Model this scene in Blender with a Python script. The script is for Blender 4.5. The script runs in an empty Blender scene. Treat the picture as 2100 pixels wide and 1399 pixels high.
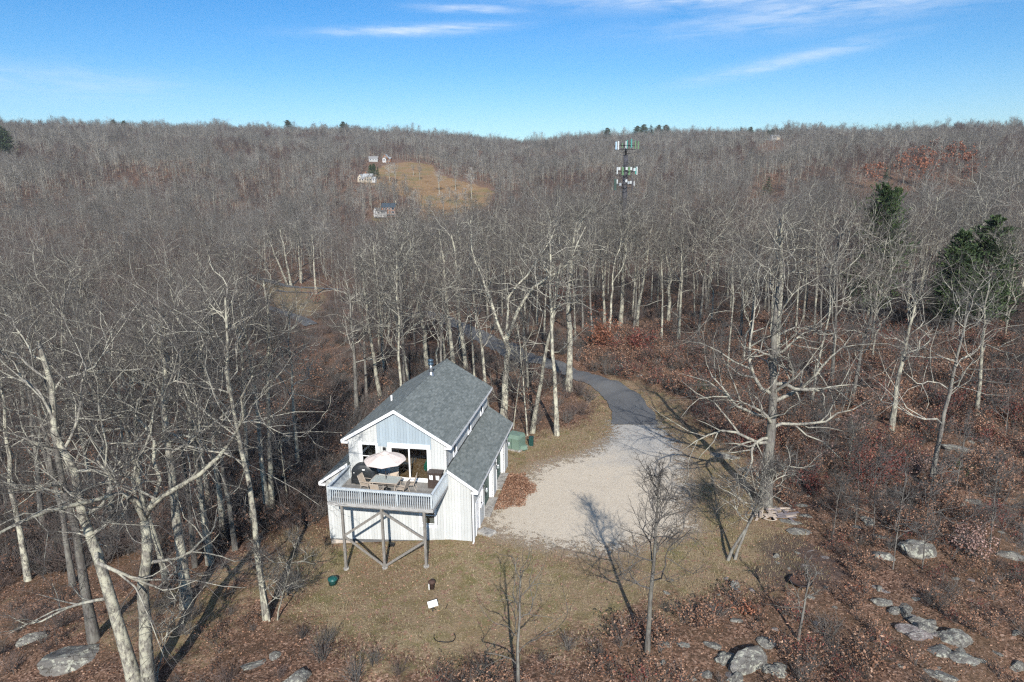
import bpy, bmesh, math, random
import numpy as np
from mathutils import Matrix, Vector

# ------------------------------------------------------------------ camera, sky, sun, exposure
sc = bpy.context.scene
S_ = 1.1
PITCH, YAW, ROLL, FPX = 0.237, 0.182, 0.0098, 1400.0
X0, Y0, HC = -5.935 * S_, 35.249 * S_, 19.892 * S_
cam = bpy.data.cameras.new('camera')
cam.lens = 24.0; cam.sensor_width = 36.0; cam.clip_start = 0.1; cam.clip_end = 9000
camo = bpy.data.objects.new('camera', cam); sc.collection.objects.link(camo)
camo.matrix_world = Matrix.Translation((0, 0, HC)) @ Matrix.Rotation(math.pi / 2 - PITCH, 4, 'X') @ Matrix.Rotation(-ROLL, 4, 'Z')
sc.camera = camo
SUN_EL, SUN_AZ = math.radians(31.0), math.radians(180 - 4.8)      # azimuth clockwise from +Y
SUNV = Vector((math.sin(SUN_AZ) * math.cos(SUN_EL), math.cos(SUN_AZ) * math.cos(SUN_EL), math.sin(SUN_EL)))
sun = bpy.data.lights.new('sun', 'SUN'); sun.energy = 5.0; sun.angle = math.radians(0.53); sun.color = (1.0, 0.945, 0.87)
suno = bpy.data.objects.new('sun', sun); sc.collection.objects.link(suno)
suno.rotation_euler = SUNV.to_track_quat('Z', 'Y').to_euler()
vs = sc.view_settings
vs.view_transform = 'Standard'; vs.look = 'None'; vs.gamma = 1.0; vs.exposure = 0.5
try: vs.use_curve_mapping = False
except Exception: pass
sc.cycles.max_bounces = 5; sc.cycles.diffuse_bounces = 1; sc.cycles.glossy_bounces = 3
sc.cycles.transparent_max_bounces = 12; sc.cycles.transmission_bounces = 4
sc.cycles.use_denoising = False; sc.cycles.use_adaptive_sampling = True; sc.cycles.adaptive_threshold = 0.02; sc.cycles.adaptive_min_samples = 32
sc.cycles.sample_clamp_direct = 12.0; sc.cycles.sample_clamp_indirect = 4.0
sc.cycles.pixel_filter_type = 'BLACKMAN_HARRIS'; sc.cycles.filter_width = 1.3

class NT:
    """small helper round a node tree"""
    def __init__(s, tree): s.t = tree; s.n = tree.nodes; s.l = tree.links
    def add(s, typ, **kw):
        n = s.n.new(typ)
        for k, v in kw.items():
            if k == 'inp':
                for a, b in v.items():
                    sock = n.inputs[a]
                    if isinstance(b, bpy.types.NodeSocket): s.l.new(b, sock)
                    else: sock.default_value = b
            else: setattr(n, k, v)
        return n
    def math(s, op, a, b=0.0, c=None, clamp=False):
        n = s.add('ShaderNodeMath', operation=op); n.use_clamp = clamp
        for i, v in enumerate((a, b) if c is None else (a, b, c)):
            if isinstance(v, bpy.types.NodeSocket): s.l.new(v, n.inputs[i])
            else: n.inputs[i].default_value = v
        return n.outputs[0]
    def mix(s, f, a, b, blend='MIX'):
        n = s.add('ShaderNodeMix', data_type='RGBA', blend_type=blend)
        for i, v in ((0, f), (6, a), (7, b)):
            if isinstance(v, bpy.types.NodeSocket): s.l.new(v, n.inputs[i])
            else: n.inputs[i].default_value = v if i == 0 else (tuple(v) + (1.0,) if len(v) == 3 else v)
        return n.outputs[2]
    def ramp(s, f, stops):
        n = s.add('ShaderNodeValToRGB'); cr = n.color_ramp
        while len(cr.elements) < len(stops): cr.elements.new(0.5)
        for e, (p, c) in zip(cr.elements, stops):
            e.position = p; e.color = (c, c, c, 1) if isinstance(c, (int, float)) else tuple(c) + (1,)
        s.l.new(f, n.inputs[0]); return n.outputs[0]
    def noise(s, vec, scale, detail=4, rough=0.55, dist=0.0, out=0):
        n = s.add('ShaderNodeTexNoise', inp={'Scale': scale, 'Detail': detail, 'Roughness': rough, 'Distortion': dist})
        if vec is not None: s.l.new(vec, n.inputs['Vector'])
        return n.outputs[out]
    def mapping(s, vec, scale=(1, 1, 1), loc=(0, 0, 0), rot=(0, 0, 0)):
        n = s.add('ShaderNodeMapping', inp={'Scale': scale, 'Location': loc, 'Rotation': rot}); s.l.new(vec, n.inputs[0]); return n.outputs[0]

R_ = math.radians
def build_world():
    w = bpy.data.worlds.new('World'); sc.world = w; w.use_nodes = True
    T = NT(w.node_tree); T.n.clear()
    sky = T.add('ShaderNodeTexSky'); sky.sky_type = 'NISHITA'; sky.sun_disc = False
    sky.sun_elevation = SUN_EL; sky.sun_rotation = SUN_AZ; sky.altitude = 200; sky.air_density = 1.0; sky.dust_density = 0.35; sky.ozone_density = 2.2
    tc = T.add('ShaderNodeTexCoord').outputs['Generated']
    sep = T.add('ShaderNodeSeparateXYZ'); T.l.new(tc, sep.inputs[0])
    az = T.math('ARCTAN2', sep.outputs[0], sep.outputs[1]); el = T.math('ARCSINE', sep.outputs[2])
    # cirrus: (azimuth deg, elevation deg, half length, half height, tilt, strength)
    streaks = [(-7.0, 10.9, 6.2, 0.34, 0.045, 1.0), (-3.0, 12.4, 3.8, 0.28, -0.02, 0.8), (-11.8, 13.2, 2.6, 0.22, 0.0, 0.4), (20, 13.0, 16, 1.1, -0.02, 1.1),
               (9, 13.9, 7, 0.45, -0.05, .8), (27, 11.6, 13, 1.2, 0.06, 0.7), (21, 8.0, 6.0, 0.5, 0.16, 0.6), (-32, 6.4, 8, 1.1, 0.0, 0.30), (13, 12.3, 4, .3, .03, .5)]
    cv = T.add('ShaderNodeCombineXYZ'); T.l.new(az, cv.inputs[0]); T.l.new(el, cv.inputs[1])
    n1 = T.noise(T.mapping(cv.outputs[0], (9, 75, 1), rot=(0, 0, 0.03)), 1.0, 4, 0.62, 0.7)
    n2 = T.noise(T.mapping(cv.outputs[0], (26, 150, 1), (3, 1, 0), (0, 0, -0.03)), 1.0, 3, 0.6, 0.4)
    tex = T.math('ADD', T.math('MULTIPLY', n1, 0.72), T.math('MULTIPLY', n2, 0.4))
    high = T.math('MULTIPLY_ADD', T.math('SMOOTH_MIN', el, R_(40), .1), 1.2, -.30, clamp=True)      # thin cirrus goes on overhead and all round
    acc = T.math('MULTIPLY', high, 0.8)
    for a, e, sa, se, tilt, st in streaks:
        a, e, sa, se = R_(a), R_(e), R_(sa), R_(se)
        X = T.math('MULTIPLY_ADD', az, 1 / sa, -a / sa)
        Y = T.math('MULTIPLY_ADD', el, 1 / se, T.math('MULTIPLY_ADD', az, -tilt / se, (tilt * a - e) / se))
        q = T.math('MULTIPLY_ADD', Y, Y, T.math('MULTIPLY', X, X))
        acc = T.math('MAXIMUM', acc, T.math('MULTIPLY', T.math('POWER', math.exp(-1), q), st))
    m = T.math('MULTIPLY', acc, T.ramp(tex, [(0.36, 0.0), (0.66, 1.0)]), clamp=True)
    m = T.math('MULTIPLY', m, 0.8)
    tint = T.mix(1.0, sky.outputs[0], (0.17, 0.68, 1.10), 'MULTIPLY')
    hz = T.ramp(el, [(0.0, 1.0), (0.07, 0.72), (0.14, 0.34), (0.27, 0.0)])
    tint = T.mix(T.math('MULTIPLY', hz, 0.95), tint, T.mix(1.0, sky.outputs[0], (0.80, 0.98, 1.08), 'MULTIPLY'))
    col = T.mix(m, tint, (8.0, 8.6, 9.4))
    bg = T.add('ShaderNodeBackground', inp={'Strength': 0.086}); T.l.new(col, bg.inputs[0])
    out = T.add('ShaderNodeOutputWorld'); T.l.new(bg.outputs[0], out.inputs[0])
build_world()
sc.world.cycles.sampling_method = 'MANUAL'; sc.world.cycles.sample_map_resolution = 256

# ------------------------------------------------------------------ pixel rays (only to survey positions on the ground)
def ray(px, py):
    a = (px - 1050) / FPX; b = (699.5 - py) / FPX
    a, b = a * math.cos(ROLL) + b * math.sin(ROLL), -a * math.sin(ROLL) + b * math.cos(ROLL)
    c, s = math.cos(PITCH), math.sin(PITCH)
    return np.array([a, c + b * s, -s + b * c])
CY, SY = math.cos(YAW), math.sin(YAW)
def to_local(x, y): return (x - X0) * CY - (y - Y0) * SY, (x - X0) * SY + (y - Y0) * CY
def to_world(u, v): return X0 + u * CY + v * SY, Y0 - u * SY + v * CY

def smooth(a, b, x):
    t = np.clip((x - a) / (b - a), 0, 1); return t * t * (3 - 2 * t)
_rs = np.random.RandomState(7)
_ph = _rs.rand(24, 3)
def wob(x, y, scale, k=0, oct=3):
    o = 0; amp = 1
    for i in range(oct):
        a = _ph[(k + i) % 24]; th = a[0] * 6.283; f = 1 / scale * (1.9 ** i)
        o = o + amp * (np.sin((x * math.cos(th) + y * math.sin(th)) * f * 6.283 + a[1] * 6.283) * np.cos((-x * math.sin(th) + y * math.cos(th)) * f * 5.1 + a[2] * 6.283)); amp *= .55
    return o
RK = np.array([0, 100, 150, 220, 320, 430, 480, 600, 720, 900, 1250, 1700, 4000], float)
AK = np.array([-55, -38, -25, -12, 0, 10, 20, 27, 40, 55], float)
ZT = np.array([
    [-7, -8, -10, -10, -6, 4, 10, 27, 44, 68, 0, 85, 60],
    [-7, -8, -10, -11, -7, 3, 9, 25, 42, 67, 0, 85, 60],
    [-5, -7, -9, -12, -10, -2, 4, 21, 38, 62, 0, 85, 60],
    [-3, -3, -7, -12, -13, -11, -8, 14, 33, 52, 0, 70, 50],
    [0, 0, -2, -10, -12, -8, -3, 14, 28, 44, 0, 55, 50],
    [0, 0, -1, -9, -9, -1, 5, 18, 30, 46, 0, 60, 50],
    [0, 0, -1, -6, -2, 9, 14, 26, 38, 54, 0, 65, 50],
    [0, 0, -1, -5, 1, 13, 18, 30, 41, 56, 0, 65, 50],
    [0, 0, -1, -4, 3, 16, 21, 34, 46, 62, 0, 70, 50],
    [0, 0, -1, -4, 3, 16, 21, 34, 46, 62, 0, 70, 50]], float)
for _i, _a in enumerate(AK):                      # heights were read off near the picture's axis
    _c = math.cos(math.radians(_a)); ZT[_i, 1:10] = (ZT[_i, 1:10] + 13 - HC) * _c + HC - 13
SKA, SKY_ = np.array([(-60, 3.3), (-40.3, 3.6), (-35.5, 3.66), (-31.4, 3.69), (-27.0, 3.68), (-22.1, 3.7), (-16.9, 3.7), (-12.5, 3.69), (-8.4, 3.55), (-4.9, 3.21), (-1.8, 2.89), (0.7, 2.68), (3.3, 2.73), (5.6, 3.0), (8.0, 3.11), (11.0, 3.24), (14.7, 3.12), (18.0, 3.0), (20.8, 3.13), (23.5, 3.08), (25.1, 2.85), (26.9, 2.49), (28.9, 2.59), (31.8, 2.64), (35.8, 2.75), (40.7, 2.7), (60, 2.6)]).T
def terrain(x, y):
    x = np.asarray(x, float); y = np.asarray(y, float)
    u = (x - X0) * CY - (y - Y0) * SY; v = (x - X0) * SY + (y - Y0) * CY
    s = np.clip(2.6 - u, 0, None)
    z = -(0.132 * np.minimum(s, 30) + 0.05 * np.clip(s - 30, 0, 90))
    z = z * (1 - .45 * smooth(10, 45, -v) * 0) 
    z = z - 0.06 * np.clip(11 - np.abs(u + 14), 0, 11) * smooth(-2, 12, v)          # hollow left behind the house
    z = z + 0.9 * smooth(22, 60, x) * (1 - smooth(80, 130, y)) + 0.5 * smooth(18, 30, x) * wob(x, y, 11, 3, 2)
    flat = smooth(5, 22, np.hypot((x - 4) * .8, y - 46) - 8)
    z = z + flat * (0.32 * wob(x, y, 13, 9, 3) + 0.1 * wob(x, y, 4.1, 14, 2))
    r = np.hypot(x, y); az = np.degrees(np.arctan2(x, y)); az = np.clip(az, -55, 55)
    ai = np.clip(np.searchsorted(AK, az) - 1, 0, len(AK) - 2); t = (az - AK[ai]) / (AK[ai + 1] - AK[ai]); t = t * t * (3 - 2 * t)
    sk = np.interp(az, SKA, SKY_)
    ZZ = np.zeros_like(r); rr = np.clip(r, 0, 3999)
    ri = np.clip(np.searchsorted(RK, rr) - 1, 0, len(RK) - 2); q = (rr - RK[ri]) / (RK[ri + 1] - RK[ri])
    ridge = 21.9 + 1250 * np.tan(np.radians(sk)) - 15.0
    def col(j):
        a = np.where(j == 10, ridge, np.where(j == 11, ridge - 18, ZT[ai, j])); b = np.where(j == 10, ridge, np.where(j == 11, ridge - 18, ZT[ai + 1, j]))
        return a * (1 - t) + b * t
    jm = np.clip(ri - 1, 0, len(RK) - 1); jp = np.clip(ri + 2, 0, len(RK) - 1)
    p0, p1, p2, p3 = col(jm), col(ri), col(ri + 1), col(jp)
    m1 = (p2 - p0) / np.maximum(RK[ri + 1] - RK[jm], 1) * (RK[ri + 1] - RK[ri]); m2 = (p3 - p1) / np.maximum(RK[jp] - RK[ri], 1) * (RK[ri + 1] - RK[ri])
    m1 = np.clip(m1, -60, 60); m2 = np.clip(m2, -60, 60)
    far = (2 * q**3 - 3 * q**2 + 1) * p1 + (q**3 - 2 * q**2 + q) * m1 + (-2 * q**3 + 3 * q**2) * p2 + (q**3 - q**2) * m2
    calm = 1 - .8 * smooth(16, 9, np.abs(az + 7)) * smooth(950, 850, r)
    far = far + smooth(230, 480, r) * (1 - .55 * smooth(850, 1200, r)) * calm * (5.2 * wob(x, y, 230, 4, 3) + 1.6 * wob(x, y, 80, 8, 2))
    far = np.where(y < 0, np.minimum(far, 4) * smooth(-400, 0, y), far)
    w = smooth(75, 165, r)
    return z * (1 - w) + far * w
def tz(x, y): return float(terrain(np.array([x]), np.array([y]))[0])
def gp(px, py):
    """where the sight line through a photo pixel meets the terrain"""
    d = ray(px, py); lo = 5.0; t = np.concatenate([np.linspace(10, 200, 400), np.linspace(200, 2000, 900)])
    P = d[None, :] * t[:, None]; z = HC + P[:, 2] - terrain(P[:, 0], P[:, 1])
    k = np.argmax(z < 0); k = max(k, 1)
    f = z[k - 1] / (z[k - 1] - z[k]); tt = t[k - 1] + f * (t[k] - t[k - 1])
    return d[0] * tt, d[1] * tt
def sd_poly(x, y, poly):
    """signed distance (negative inside)"""
    P = np.asarray(poly, float); d = np.full(np.shape(x), 1e9); ins = np.zeros(np.shape(x), bool)
    for i in range(len(P)):
        a, b = P[i], P[(i + 1) % len(P)]; e = b - a
        t = np.clip(((x - a[0]) * e[0] + (y - a[1]) * e[1]) / (e @ e), 0, 1)
        d = np.minimum(d, np.hypot(x - a[0] - t * e[0], y - a[1] - t * e[1]))
        c = ((a[1] > y) != (b[1] > y)) & (x < (b[0] - a[0]) * (y - a[1]) / (b[1] - a[1] + 1e-12) + a[0]); ins ^= c
    return np.where(ins, -d, d)
def dist_line(x, y, pts):
    d = np.full(np.shape(x), 1e9)
    for a, b in zip(pts[:-1], pts[1:]):
        a = np.asarray(a); e = np.asarray(b) - a; t = np.clip(((x - a[0]) * e[0] + (y - a[1]) * e[1]) / (e @ e), 0, 1)
        d = np.minimum(d, np.hypot(x - a[0] - t * e[0], y - a[1] - t * e[1]))
    return d
def catmull(P, n=8):
    P = [np.asarray(p, float) for p in P]; P = [2 * P[0] - P[1]] + P + [2 * P[-1] - P[-2]]; o = []
    for i in range(1, len(P) - 2):
        for k in range(n):
            t = k / n; a, b, c, d = P[i - 1:i + 3]
            o.append(.5 * (2 * b + (c - a) * t + (2 * a - 5 * b + 4 * c - d) * t * t + (-a + 3 * b - 3 * c + d) * t**3))
    o.append(P[-2]); return np.array(o)

LAWN = [gp(*p) for p in [(672, 1112), (585, 1105), (590, 1200), (680, 1275), (800, 1325), (1000, 1345), (1180, 1290), (1330, 1225), (1480, 1200), (1620, 1165), (1575, 1060), (1500, 950), (1410, 870), (1340, 800), (1250, 775), (1195, 785), (1243, 828), (1235, 868), (1110, 900), (1050, 925), (1000, 1040), (985, 1095)]]
GRAVEL = [gp(*p) for p in [(992, 1075), (1008, 1035), (1045, 1012), (1078, 985), (1108, 955), (1170, 942), (1225, 922), (1252, 893), (1257, 866), (1346, 866), (1378, 900), (1400, 935), (1407, 1000), (1396, 1040), (1420, 1085), (1345, 1105), (1240, 1132), (1130, 1120), (1040, 1100)]]
DRIVE = catmull([gp(*p) for p in [(1303, 872), (1288, 835), (1252, 800), (1205, 777), (1150, 757), (1095, 740), (1040, 718), (985, 692), (925, 662), (850, 640)]], 10)
CLEAR = [gp(*p) for p in [(535, 572), (590, 588), (660, 586), (668, 612), (650, 650), (585, 645), (545, 610)]]
FIELD = [gp(*p) for p in [(735, 372), (790, 338), (830, 332), (885, 338), (890, 352), (925, 366), (980, 380), (1015, 392), (1008, 412), (985, 432), (930, 440), (880, 444), (850, 408), (790, 392)]]
YARD2 = [gp(*p) for p in [(760, 455), (765, 440), (830, 436), (880, 442), (960, 446), (900, 456)]]
H1C = gp(795, 447); H2C = gp(750, 373); H3C = gp(792, 332); H4C = gp(766, 331); H5C = gp(1588, 288); TOWER = None

# ------------------------------------------------------------------ objects, meshes, materials
COL = sc.collection
def link(name, data=None, parent=None):
    o = bpy.data.objects.new(name, data); COL.objects.link(o); o.parent = parent; return o
def tag(o, label=None, cat=None, group=None, kind=None):
    if label: o['label'] = label
    if cat: o['category'] = cat
    if group: o['group'] = group
    if kind: o['kind'] = kind
    return o
def empty(name, loc=(0, 0, 0), rz=0.0, label=None, cat=None, group=None):
    o = link(name); o.location = loc; o.rotation_euler = (0, 0, rz); o.empty_display_size = .2
    return tag(o, label, cat, group)
def np_mesh(name, verts, faces_n, loops, mats, matidx=None, shade=False):
    """verts (V,3), faces_n (F,) sizes, loops (L,) vertex indices"""
    me = bpy.data.meshes.new(name); V = len(verts); F = len(faces_n)
    me.vertices.add(V); me.vertices.foreach_set('co', np.asarray(verts, np.float32).ravel())
    me.loops.add(len(loops)); me.loops.foreach_set('vertex_index', np.asarray(loops, np.int32))
    st = np.concatenate([[0], np.cumsum(faces_n)[:-1]]).astype(np.int32)
    me.polygons.add(F); me.polygons.foreach_set('loop_start', st); me.polygons.foreach_set('loop_total', np.asarray(faces_n, np.int32))
    for m in (mats if isinstance(mats, (list, tuple)) else [mats]): me.materials.append(m)
    if matidx is not None: me.polygons.foreach_set('material_index', np.asarray(matidx, np.int32))
    me.polygons.foreach_set('use_smooth', np.full(F, shade, bool))
    me.update(calc_edges=True); return me
class MB:
    def __init__(s): s.v = []; s.f = []; s.m = []
    def poly(s, pts, m=0):
        k = len(s.v); s.v += [tuple(p) for p in pts]; s.f.append(tuple(range(k, k + len(pts)))); s.m.append(m); return s
    def box(s, x0, x1, y0, y1, z0, z1, m=0, M=None):
        k = len(s.v); c = [(x0, y0, z0), (x1, y0, z0), (x1, y1, z0), (x0, y1, z0), (x0, y0, z1), (x1, y0, z1), (x1, y1, z1), (x0, y1, z1)]
        if M is not None: c = [tuple(M @ Vector(p)) for p in c]
        s.v += c
        for f in ((0, 3, 2, 1), (4, 5, 6, 7), (0, 1, 5, 4), (1, 2, 6, 5), (2, 3, 7, 6), (3, 0, 4, 7)): s.f.append(tuple(k + i for i in f)); s.m.append(m)
        return s
    def bar(s, a, b, w, h=None, m=0, up=(0, 0, 1)):
        """square bar from a to b"""
        a, b = Vector(a), Vector(b); d = b - a; L = d.length; d.normalize(); upv = Vector(up)
        if abs(d.dot(upv)) > .98: upv = Vector((0, 1, 0))
        x = d.cross(upv).normalized(); y = x.cross(d).normalized(); h = h or w
        M = Matrix(((x.x, d.x, y.x, a.x), (x.y, d.y, y.y, a.y), (x.z, d.z, y.z, a.z), (0, 0, 0, 1)))
        return s.box(-w / 2, w / 2, 0, L, -h / 2, h / 2, m, M)
    def tube(s, pts, rad, k=8, m=0, cap=True):
        pts = [Vector(p) for p in pts]; n = len(pts); rad = rad if isinstance(rad, (list, tuple)) else [rad] * n; base = len(s.v)
        ref = Vector((0.31, 0.2, 0.93))
        for i, p in enumerate(pts):
            d = (pts[min(i + 1, n - 1)] - pts[max(i - 1, 0)]).normalized()
            if abs(d.dot(ref)) > .97: ref = Vector((0.93, 0.3, 0.1))
            x = d.cross(ref).normalized(); y = d.cross(x)
            for j in range(k):
                a = 2 * math.pi * j / k; s.v.append(tuple(p + (x * math.cos(a) + y * math.sin(a)) * rad[i]))
        for i in range(n - 1):
            for j in range(k):
                a = base + i * k + j; b = base + i * k + (j + 1) % k; s.f.append((a, b, b + k, a + k)); s.m.append(m)
        if cap:
            s.f.append(tuple(base + j for j in range(k))); s.m.append(m); s.f.append(tuple(base + (n - 1) * k + j for j in range(k - 1, -1, -1))); s.m.append(m)
        return s
    def lathe(s, prof, k=16, c=(0, 0, 0), m=0):
        base = len(s.v)
        for r, z in prof:
            for j in range(k):
                a = 2 * math.pi * j / k; s.v.append((c[0] + r * math.cos(a), c[1] + r * math.sin(a), c[2] + z))
        for i in range(len(prof) - 1):
            for j in range(k):
                a = base + i * k + j; b = base + i * k + (j + 1) % k; s.f.append((a, b, b + k, a + k)); s.m.append(m)
        return s
    def mesh(s, name, mats, shade=False):
        me = bpy.data.meshes.new(name); me.from_pydata(s.v, [], s.f)
        for mm in (mats if isinstance(mats, (list, tuple)) else [mats]): me.materials.append(mm)
        me.polygons.foreach_set('material_index', s.m); me.polygons.foreach_set('use_smooth', [shade] * len(s.f))
        bm = bmesh.new(); bm.from_mesh(me); bmesh.ops.recalc_face_normals(bm, faces=bm.faces); bm.to_mesh(me); bm.free()
        me.update(); return me
    def build(s, name, mats, parent=None, shade=False): return link(name, s.mesh(name, mats, shade), parent)

def new_mat(name):
    m = bpy.data.materials.new(name); m.use_nodes = True; T = NT(m.node_tree); T.n.clear()
    out = T.add('ShaderNodeOutputMaterial'); b = T.add('ShaderNodeBsdfPrincipled'); T.l.new(b.outputs[0], out.inputs[0])
    return m, T, b
def flat(name, col, rough=0.7, var=0.12, scale=6.0, metal=0.0, bump=0.0, stretch=(1, 1, 1), dark=None, rnd=0.0, spec=0.4):
    """noisy paint, wood or metal with per-object variation"""
    m, T, b = new_mat(name)
    tc = T.add('ShaderNodeTexCoord').outputs['Object']; mp = T.mapping(tc, stretch)
    n = T.noise(mp, scale, 5, 0.6)
    d = dark or tuple(c * (1 - 2.2 * var) for c in col); l = tuple(min(1, c * (1 + 1.0 * var)) for c in col)
    c = T.mix(T.ramp(n, [(0.3, 0.0), (0.7, 1.0)]), d, l)
    if rnd:
        oi = T.add('ShaderNodeObjectInfo').outputs['Random']
        k = T.math('ADD', T.math('MULTIPLY', oi, 2 * rnd), 1 - rnd); cc = T.add('ShaderNodeCombineXYZ')
        for i in range(3): T.l.new(k, cc.inputs[i])
        c = T.mix(1.0, c, cc.outputs[0], 'MULTIPLY')
    T.l.new(c, b.inputs['Base Color']); b.inputs['Roughness'].default_value = rough; b.inputs['Metallic'].default_value = metal
    b.inputs['Specular IOR Level'].default_value = spec
    if bump:
        bp = T.add('ShaderNodeBump', inp={'Strength': bump, 'Distance': 0.02}); T.l.new(n, bp.inputs['Height']); T.l.new(bp.outputs[0], b.inputs['Normal'])
    return m

def siding_mat(name, base, worn):
    m, T, b = new_mat(name)
    tc = T.add('ShaderNodeTexCoord').outputs['Object']; oi = T.add('ShaderNodeObjectInfo').outputs['Random']
    g = T.noise(T.mapping(tc, (30, 30, 1.6)), 1.0, 5, 0.65); k = T.noise(T.mapping(tc, (9, 9, 2.2)), 1.0, 3, 0.5); w = T.noise(tc, 0.9, 3, 0.6)
    c = T.mix(T.ramp(g, [(0.35, 0.0), (0.75, 0.55)]), base, worn)
    c = T.mix(T.math('MULTIPLY', T.ramp(k, [(0.70, 0.0), (0.76, 1.0)]), 0.6), c, tuple(x * .3 for x in worn))
    c = T.mix(T.math('MULTIPLY', T.ramp(w, [(0.4, 0.0), (0.7, 1.0)]), 0.35), c, worn)
    kk = T.math('ADD', T.math('MULTIPLY', oi, 0.15), 0.89); cc = T.add('ShaderNodeCombineXYZ')
    for i in range(3): T.l.new(kk, cc.inputs[i])
    c = T.mix(1.0, c, cc.outputs[0], 'MULTIPLY')
    T.l.new(c, b.inputs['Base Color']); b.inputs['Roughness'].default_value = 0.75; b.inputs['Specular IOR Level'].default_value = .25
    bp = T.add('ShaderNodeBump', inp={'Strength': 0.25, 'Distance': 0.01}); T.l.new(g, bp.inputs['Height']); T.l.new(bp.outputs[0], b.inputs['Normal'])
    return m
def island_mat(name, stops, rough=0.7, obj=0.15, transl=0.0, spec=0.25):
    """each loose piece takes its own colour from a ramp"""
    m, T, b = new_mat(name)
    r = T.add('ShaderNodeNewGeometry').outputs['Random Per Island']; oi = T.add('ShaderNodeObjectInfo').outputs['Random']
    c = T.ramp(r, stops)
    k = T.math('ADD', T.math('MULTIPLY', oi, 2 * obj), 1 - obj); cc = T.add('ShaderNodeCombineXYZ')
    for i in range(3): T.l.new(k, cc.inputs[i])
    c = T.mix(1.0, c, cc.outputs[0], 'MULTIPLY')
    T.l.new(c, b.inputs['Base Color']); b.inputs['Roughness'].default_value = rough; b.inputs['Specular IOR Level'].default_value = spec
    if transl:
        tr = T.add('ShaderNodeBsdfTranslucent'); T.l.new(c, tr.inputs[0]); mx = T.add('ShaderNodeMixShader', inp={0: transl})
        T.l.new(b.outputs[0], mx.inputs[1]); T.l.new(tr.outputs[0], mx.inputs[2]); T.l.new(mx.outputs[0], [n for n in T.n if n.type == 'OUTPUT_MATERIAL'][0].inputs[0])
    return m
def bark_mat(name, dark, mid, lichen, lich=0.5, obj=0.2):
    m, T, b = new_mat(name)
    tc = T.add('ShaderNodeTexCoord').outputs['Object']; oi = T.add('ShaderNodeObjectInfo').outputs['Random']
    g = T.noise(T.mapping(tc, (1, 1, .2)), 9.0, 4, 0.7); l = T.noise(T.mapping(tc, (1, 1, .6)), 2.6, 5, 0.75); 
    c = T.mix(T.ramp(g, [(0.36, 0.0), (0.58, 1.0)]), dark, mid)
    c = T.mix(T.math('MULTIPLY', T.ramp(l, [(0.46, 0.0), (0.56, 1.0)]), lich), c, lichen)
    k = T.math('ADD', T.math('MULTIPLY', oi, 2 * obj), 1 - obj); cc = T.add('ShaderNodeCombineXYZ')
    for i in range(3): T.l.new(k, cc.inputs[i])
    c = T.mix(1.0, c, cc.outputs[0], 'MULTIPLY')
    T.l.new(c, b.inputs['Base Color']); b.inputs['Roughness'].default_value = 0.9; b.inputs['Specular IOR Level'].default_value = .15
    bp = T.add('ShaderNodeBump', inp={'Strength': 0.5, 'Distance': 0.03}); T.l.new(g, bp.inputs['Height']); T.l.new(bp.outputs[0], b.inputs['Normal'])
    return m
def rock_mat(name, a, bcol, lichen):
    m, T, b = new_mat(name)
    tc = T.add('ShaderNodeTexCoord').outputs['Object']; oi = T.add('ShaderNodeObjectInfo'); ad = T.add('ShaderNodeVectorMath', operation='ADD')
    T.l.new(tc, ad.inputs[0]); T.l.new(oi.outputs['Location'], ad.inputs[1]); v = ad.outputs[0]
    n = T.noise(v, 2.2, 6, 0.65); f = T.noise(v, 11, 5, 0.7); l = T.noise(v, 4.0, 5, 0.7, 0.3)
    c = T.mix(T.ramp(n, [(0.35, 0.0), (0.65, 1.0)]), a, bcol)
    c = T.mix(T.ramp(l, [(0.52, 0.0), (0.60, 1.0)]), c, lichen)
    c = T.mix(T.ramp(f, [(0.60, 0.0), (0.72, 0.75)]), c, tuple(x * .3 for x in a))
    vo = T.add('ShaderNodeTexVoronoi', feature='DISTANCE_TO_EDGE', inp={'Scale': 1.6}); dv = T.add('ShaderNodeVectorMath', operation='ADD'); T.l.new(v, dv.inputs[0]); T.l.new(T.noise(v, 2.5, 3, .6, 0, 1), dv.inputs[1]); T.l.new(dv.outputs[0], vo.inputs['Vector'])
    c = T.mix(T.ramp(vo.outputs['Distance'], [(0.0, 0.8), (0.035, 0.0)]), c, (0.03, 0.026, 0.02))
    T.l.new(c, b.inputs['Base Color']); b.inputs['Roughness'].default_value = 0.92; b.inputs['Specular IOR Level'].default_value = .2
    bp = T.add('ShaderNodeBump', inp={'Strength': 0.8, 'Distance': 0.06}); T.l.new(f, bp.inputs['Height']); T.l.new(bp.outputs[0], b.inputs['Normal'])
    return m
def glass_mat(name, tint=(0.02, 0.03, 0.04), trans=0.0, rough=0.02):
    m, T, b = new_mat(name); out = [n for n in T.n if n.type == 'OUTPUT_MATERIAL'][0]
    if trans:
        tr = T.add('ShaderNodeBsdfTransparent', inp={0: (0.80, 0.84, 0.85, 1)}); gl = T.add('ShaderNodeBsdfGlossy', inp={'Roughness': rough})
        fr = T.add('ShaderNodeFresnel', inp={'IOR': 1.5}); mx = T.add('ShaderNodeMixShader'); T.l.new(T.math('ADD', fr.outputs[0], 0.04), mx.inputs[0])
        T.l.new(tr.outputs[0], mx.inputs[1]); T.l.new(gl.outputs[0], mx.inputs[2]); T.l.new(mx.outputs[0], out.inputs[0])
    else:
        b.inputs['Base Color'].default_value = tint + (1,); b.inputs['Roughness'].default_value = rough; b.inputs['Specular IOR Level'].default_value = 0.6
    return m

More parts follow.
